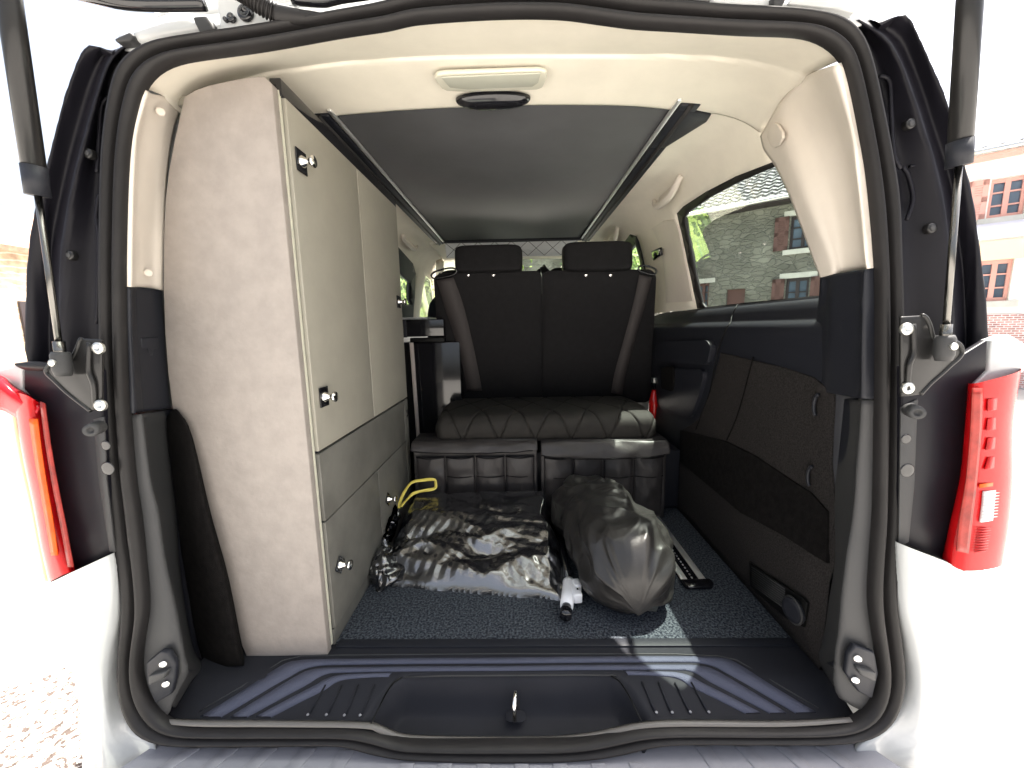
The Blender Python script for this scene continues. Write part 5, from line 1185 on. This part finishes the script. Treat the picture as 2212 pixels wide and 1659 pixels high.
# ---- pocket organisers hanging below it
def organiser(u0_, u1_, label, y=1.53, sag=.004, cols=4, vt=955, vb=1090):
    a, b = PY(u0_, vt, y), PY(u1_, vt, y); z0 = -.795 if u0_ > 1100 else -.795; z1 = a.z
    o = empty('pocket_organiser', ((a.x+b.x)/2, y, z0), label, 'organiser', 'organisers below the cushion')
    W_ = b.x-a.x; N1, N2 = 90, 50
    def sheet(name, x0, x1, za, zb, bulge, m_, seed, yo=0, tk=.003):
        vs = []; fs = []
        for j in range(N2):
            for i in range(N1):
                s, t = i/(N1-1), j/(N2-1); x = x0+(x1-x0)*s; z = za+(zb-za)*t
                bl = bulge*(max(0, math.sin(math.pi*s))**.35)*(max(0, math.sin(math.pi*min(1, .06+t*.94)))**.3)
                wr = .010*noise.noise(Vector((x*9+seed, z*16, seed)))+.006*noise.noise(Vector((x*26, z*22, seed+5)))
                vs.append((x, y-yo-bl-wr*(.6 if bulge else .4), z+.004*noise.noise(Vector((x*8, seed, t*2)))*(1-t if za > zb else 1)))
        for j in range(N2-1):
            for i in range(N1-1): k = j*N1+i; fs.append((k, k+N1, k+N1+1, k+1) if za > zb else (k, k+1, k+N1+1, k+N1))
        return mesh(name, vs, fs, m_, o, thick=tk)
    sheet('back_sheet', a.x, b.x, z1, z0, .0, 'nylon', u0_*.1, 0)
    for k in range(cols):
        x0 = a.x+W_*(.02+.96*k/cols); x1 = a.x+W_*(.02+.96*(k+1)/cols)
        p = sheet('pocket', x0+.004, x1-.004, z1-.062, z0+.01, .018, 'nylon', k*3.3+u0_, .004)
        tube('pocket_seam', [(x0+.004, y-.012, z1-.145), ((x0+x1)/2, y-.026, z1-.147), (x1-.004, y-.012, z1-.145)], .0022, 'cloth_black', p, n=10, seg=6)
        tube('pocket_hem', [(x0+.004, y-.014, z1-.062), ((x0+x1)/2, y-.026, z1-.066), (x1-.004, y-.014, z1-.062)], .003, 'cloth_black', p, n=10, seg=6)
    # flap with scalloped lower edge
    vs = []; fs = []; N1, N2 = 80, 14
    for j in range(N2):
        for i in range(N1):
            s, t = i/(N1-1), j/(N2-1); x = a.x+W_*s; dr = (.045+.020*math.sin(math.pi*s)**.5)*(1 if u0_ > 1100 else .65)
            vs.append((x, y-.012-.028*math.sin(t*1.5)-.006*noise.noise(Vector((x*14, t*2, u0_))), z1+.004-dr*t**1.3+.003*noise.noise(Vector((x*20, 0, 0)))))
    for j in range(N2-1):
        for i in range(N1-1): k = j*N1+i; fs.append((k, k+N1, k+N1+1, k+1))
    fp = mesh('flap', vs, fs, 'nylon', o, thick=.003)
    tube('flap_piping', vs[(N2-1)*N1::4], .003, 'cloth_black', fp, seg=6)
    # top gusset reaching back to the bench
    vs = [(a.x, y-.01, z1+.004), (b.x, y-.01, z1+.004), (b.x, y+.12, z1+.004), (a.x, y+.12, z1+.004)]
    mesh('top_panel', vs, [(0, 1, 2, 3)], 'nylon', o, thick=.002)
    settle(o)
organiser(892, 1160, 'dark pocket organiser left of the other, beside the tall cabinet', cols=4)
organiser(1168, 1440, 'dark pocket organiser behind the long grey sack, its flap in the sun', cols=4, y=1.525)
# ---- red extinguisher beside the bench
rb_ = PY(1413, 850, 2.0)
ex = empty('fire_extinguisher', (rb_.x, rb_.y, -.5), 'small red fire extinguisher right of the bench backrest', 'fire extinguisher')
tube('cylinder', [(rb_.x, rb_.y, -.72), (rb_.x, rb_.y, -.71), (rb_.x, rb_.y, rb_.z-.04), (rb_.x, rb_.y, rb_.z-.005), (rb_.x, rb_.y, rb_.z+.02)], lambda q: .026 if q < .82 else .026-.08*(q-.82), 'red', ex, seg=24, n=30)
t_ = tube('nozzle', [(rb_.x, rb_.y, rb_.z+.015), (rb_.x, rb_.y, rb_.z+.06), (rb_.x-.004, rb_.y-.01, rb_.z+.078)], .010, 'black_gloss', ex, seg=12)
box('valve', (rb_.x-.012, rb_.y-.02, rb_.z+.055), (rb_.x+.012, rb_.y+.02, rb_.z+.085), 'galv', ex, .003)
settle(ex)

# ---- black plastic bag
def bagz(x, y):
    # footprint (skewed), slope up from the rear edge to a flat top
    fy = 1.105-.135*(x+.42)+.012*noise.noise(Vector((x*9, 0, 3)))
    sx0 = -.475+.0*y; e1 = (x-sx0)/.07; e2 = (.135+.02*noise.noise(Vector((y*7, 1, 0)))-x)/.05; ey = (y-fy)/.24; eb = (1.50-y)/.05
    if min(e1, e2, ey, eb) < 0: return None
    f = min(1, e1)**.5*min(1, e2)**.5*(min(1, ey)**.52)*min(1, eb)**.5
    bagz.k = min(1, e1*2.5)*min(1, e2*2.5)*min(1, ey*7)*min(1, eb*2)
    return f
vs = []; fs = []; idx = {}
NXb, NYb = 250, 230
for j in range(NYb):
    for i in range(NXb):
        x = -.50+.68*i/(NXb-1); y = .98+.72*j/(NYb-1); f = bagz(x, y)
        ff = 0 if f is None else f
        fyv = 1.105-.135*(x+.42)
        wx = x+.05*noise.noise(Vector((x*3, y*3, 1))); wy = y+.06*noise.noise(Vector((x*3, y*3, 6)))+.015*noise.noise(Vector((x*11, y*11, 6)))
        tri = lambda q: 1-2*abs((q % 1)*2-1)      # crisp fold and valley
        n1 = noise.noise(Vector((x*2.2+y*1.5, y*6-x*2, 2)))
        am = lambda k: .25+.75*abs(noise.noise(Vector((x*4, y*5, 30+k*7))))*2
        n2 = tri(wy*6.8-wx*1.7)*am(1)*.7+tri(wy*5.1+wx*2.2+.3)*am(2)*.6
        n3 = tri(wy*15+wx*4)*am(3)*.7+tri(wy*13-wx*6)*am(4)*.5+tri(wx*6+wy*5)*am(5)*.4
        n5 = tri(wy*26+wx*13)*am(6)+tri(wy*18-wx*28)*am(7)*.7+tri(wx*31+wy*9)*am(8)*.6
        lf = .22+.78*(1-sst(1.20, 1.40, y))
        h = ff*(.112+.045*sst(1.2, 1.5, y)+.012*n1)+(bagz.k if f else 0)*(.021*n2+.0075*n3+.0020*n5)*lf+0*ff**.4*(1-sst(.10, .5, (y-fyv)/.26))*tri(x*13+.4*noise.noise(Vector((x*9, y*9, 2))))-.006*(1-min(1, ff*6))
        idx[(i, j)] = len(vs) if f is not None or True else None
        vs.append((x+.012*ff*noise.noise(Vector((x*14, y*14, 9))), y+.012*ff*noise.noise(Vector((x*13, y*13, 19))), -.797+max(-.006, h)))
keep = lambda i, j: bagz(-.50+.68*i/(NXb-1), .98+.72*j/(NYb-1)) is not None
K = {(i, j): keep(i, j) for i in range(NXb) for j in range(NYb)}
for j in range(NYb-1):
    for i in range(NXb-1):
        if K[(i, j)] or K[(i+1, j)] or K[(i, j+1)] or K[(i+1, j+1)]: a = j*NXb+i; fs.append((a, a+1, a+NXb+1, a+NXb))
used = sorted({i for f in fs for i in f}); rm = {k: n for n, k in enumerate(used)}
bagr = empty('rubbish_bag', (-.15, 1.35, -.8), 'crumpled black plastic bag lying flat on the load floor', 'plastic bag')
mesh('bag_film', [vs[k] for k in used], [tuple(rm[i] for i in f) for f in fs], 'bin', bagr)
# crumpled neck against the drawers
vs = []; fs = []
nk = [PZ(835,1110,-.70), PZ(822,1150,-.72), PZ(822,1190,-.74), PZ(826,1230,-.76), PZ(845,1258,-.79)]
vv, ff_ = tube_data(nk, lambda q: .035+.01*math.sin(q*9), 26, 60)
vv = [p+Vector((noise.noise(p*38), noise.noise(p*38+Vector((5, 5, 5))), noise.noise(p*30+Vector((9, 0, 0)))))*.024 for p in vv]
vv = [Vector((max(CX+.012, p.x), p.y, max(-.797, p.z))) for p in vv]
mesh('bag_neck', vv, ff_, 'bin', bagr)
def ribbon(pts, wd, n=40):
    P = cr(pts, n); L = []; Q = []
    for i, p in enumerate(P):
        t = (P[min(n-1, i+1)]-P[max(0, i-1)]).normalized(); s = t.cross(Vector((0, -.9, .4))).normalized(); tw = noise.noise(p*14)*1.3
        s = Matrix.Rotation(tw, 3, t) @ s; L.append(p+s*wd/2); Q.append(p-s*wd/2)
    return loft('drawstring', [L, Q], 'yellow', bagr, resample=False, thick=.0008)
ribbon([PY(861,1098,1.40), PY(866,1080,1.42), PY(875,1060,1.43), PY(890,1042,1.44), PY(915,1037,1.45), PY(937,1036,1.45), PY(941,1043,1.45), PY(939,1055,1.44), PY(915,1060,1.43), PY(893,1066,1.42), PY(880,1078,1.41), PY(866,1094,1.39)], .012, 70)
ribbon([PY(832,1070,1.44), PY(836,1082,1.42), PY(845,1098,1.40), PY(851,1108,1.38), PY(843,1125,1.36), PY(833,1137,1.34), PY(824,1141,1.33)], .012)
ribbon([PY(834,1076,1.43), PY(836,1095,1.41), PY(831,1115,1.39), PY(824,1135,1.36)], .010)
settle(bagr)

# ---- long grey sack
def sackf(a, th):
    y = .915+.590*a
    q1 = min(1, max(0, a)/.34); q2 = min(1, max(0, 1-a)/.30)
    e = (1-(1-q1)**2.4)**(1/2.4)*(1-(1-q2)**2.1)**(1/2.1)
    cx = .303-.046*a+.010*math.sin(a*6); rx = .139*e*(1-.03*a); rz = (.128-.010*a)*e
    c, s = math.cos(th), math.sin(th); p_ = .82
    x = cx+rx*math.copysign(abs(c)**p_, c); z = -.797+.045+.079*e**.45+rz*math.copysign(abs(s)**p_, s)
    # sag: pin the underside to the floor
    q = Vector((x, y, z))
    n1 = noise.noise(Vector((th*1.2, a*5, 3))); n2 = 1-2*abs(noise.noise(Vector((th*1.3+a*3, a*4.2-th*.8, 8)))); n3 = 1-2*abs(noise.noise(Vector((th*3, a*12+th, 2))))
    d = Vector((c*rx, 0, s*rz)).normalized() if e > .02 else Vector((0, 0, 0))
    k = (.016*n1+.022*(n2-.5)+.0045*(n3-.5))*min(1, e*1.4)
    # flat facet folded down across the middle
    q += d*k
    q.z = max(-.796, q.z); return q
NA, NT = 150, 150; vs = []; fs = []
for i in range(NA+1):
    for j in range(NT): vs.append(sackf(i/NA, 2*math.pi*j/NT))
for i in range(NA):
    for j in range(NT): fs.append((i*NT+j, i*NT+(j+1) % NT, (i+1)*NT+(j+1) % NT, (i+1)*NT+j))
sk_ = mesh('storage_sack', vs, [f[::-1] for f in fs], 'sack', None)
tag(sk_, 'long dark grey nylon sack lying lengthwise on the load floor', 'sack')
# ---- pole with white clamp between bag and sack
pl = empty('folding_pole', (.11, 1.0, -.8), 'black pole with a white plastic clamp between the plastic bag and the sack', 'pole')
e0, e1_ = Vector((.135, 1.50, -.765)), PZ(1229, 1262, -.772)
dirp = (e1_-e0).normalized(); cl0 = e1_; cl1 = PZ(1224, 1310, -.772)
tube('pole_tube', [e0, cl0], .012, 'black_gloss', pl, seg=16)
cc = tube('clamp', [cl0-dirp*.01, cl0, cl0+(cl1-cl0)*.5, cl1], .0185, 'white_plastic', pl, seg=20)
dv = (cl1-cl0).normalized(); sdv = Vector((-dv.y, dv.x, 0))*-1
m0 = (cl0+cl1)/2
V, Fc = merge([boxd(m0+Vector((.024, .004, .002)), (.026, .052, .030), .12), boxd(m0+Vector((.030, .030, .008)), (.022, .035, .026), .12)]); mesh('clamp_lever', V, Fc, 'white_plastic', cc, bevel=.005)
disc('lever_pin', m0+Vector((.028, .0, .018)), (0, 0, 1), .003, .002, 'black_gloss', cc)
tube('end_cap', [cl1-dv*.004, cl1+dv*.014, cl1+dv*.018, cl1+dv*.034, cl1+dv*.037], lambda q: .013 if q < .45 else .0165, 'black_gloss', pl, seg=20, n=16)
settle(pl)
# scrap of torn sticker on the sill edge
st = mesh('torn_sticker', [PY(385,1577,.684), PY(392,1560,.690), PY(396,1557,.690), PY(393,1568,.688), PY(391,1578,.684), PY(386,1579,.683)], [(0, 1, 2, 3, 4, 5)], mat('silver_foil', (.7, .75, .8), .2, metal=.6), None, smooth=False, thick=.0006)
tag(st, 'scrap of silvery torn sticker on the left end of the sill', 'sticker')
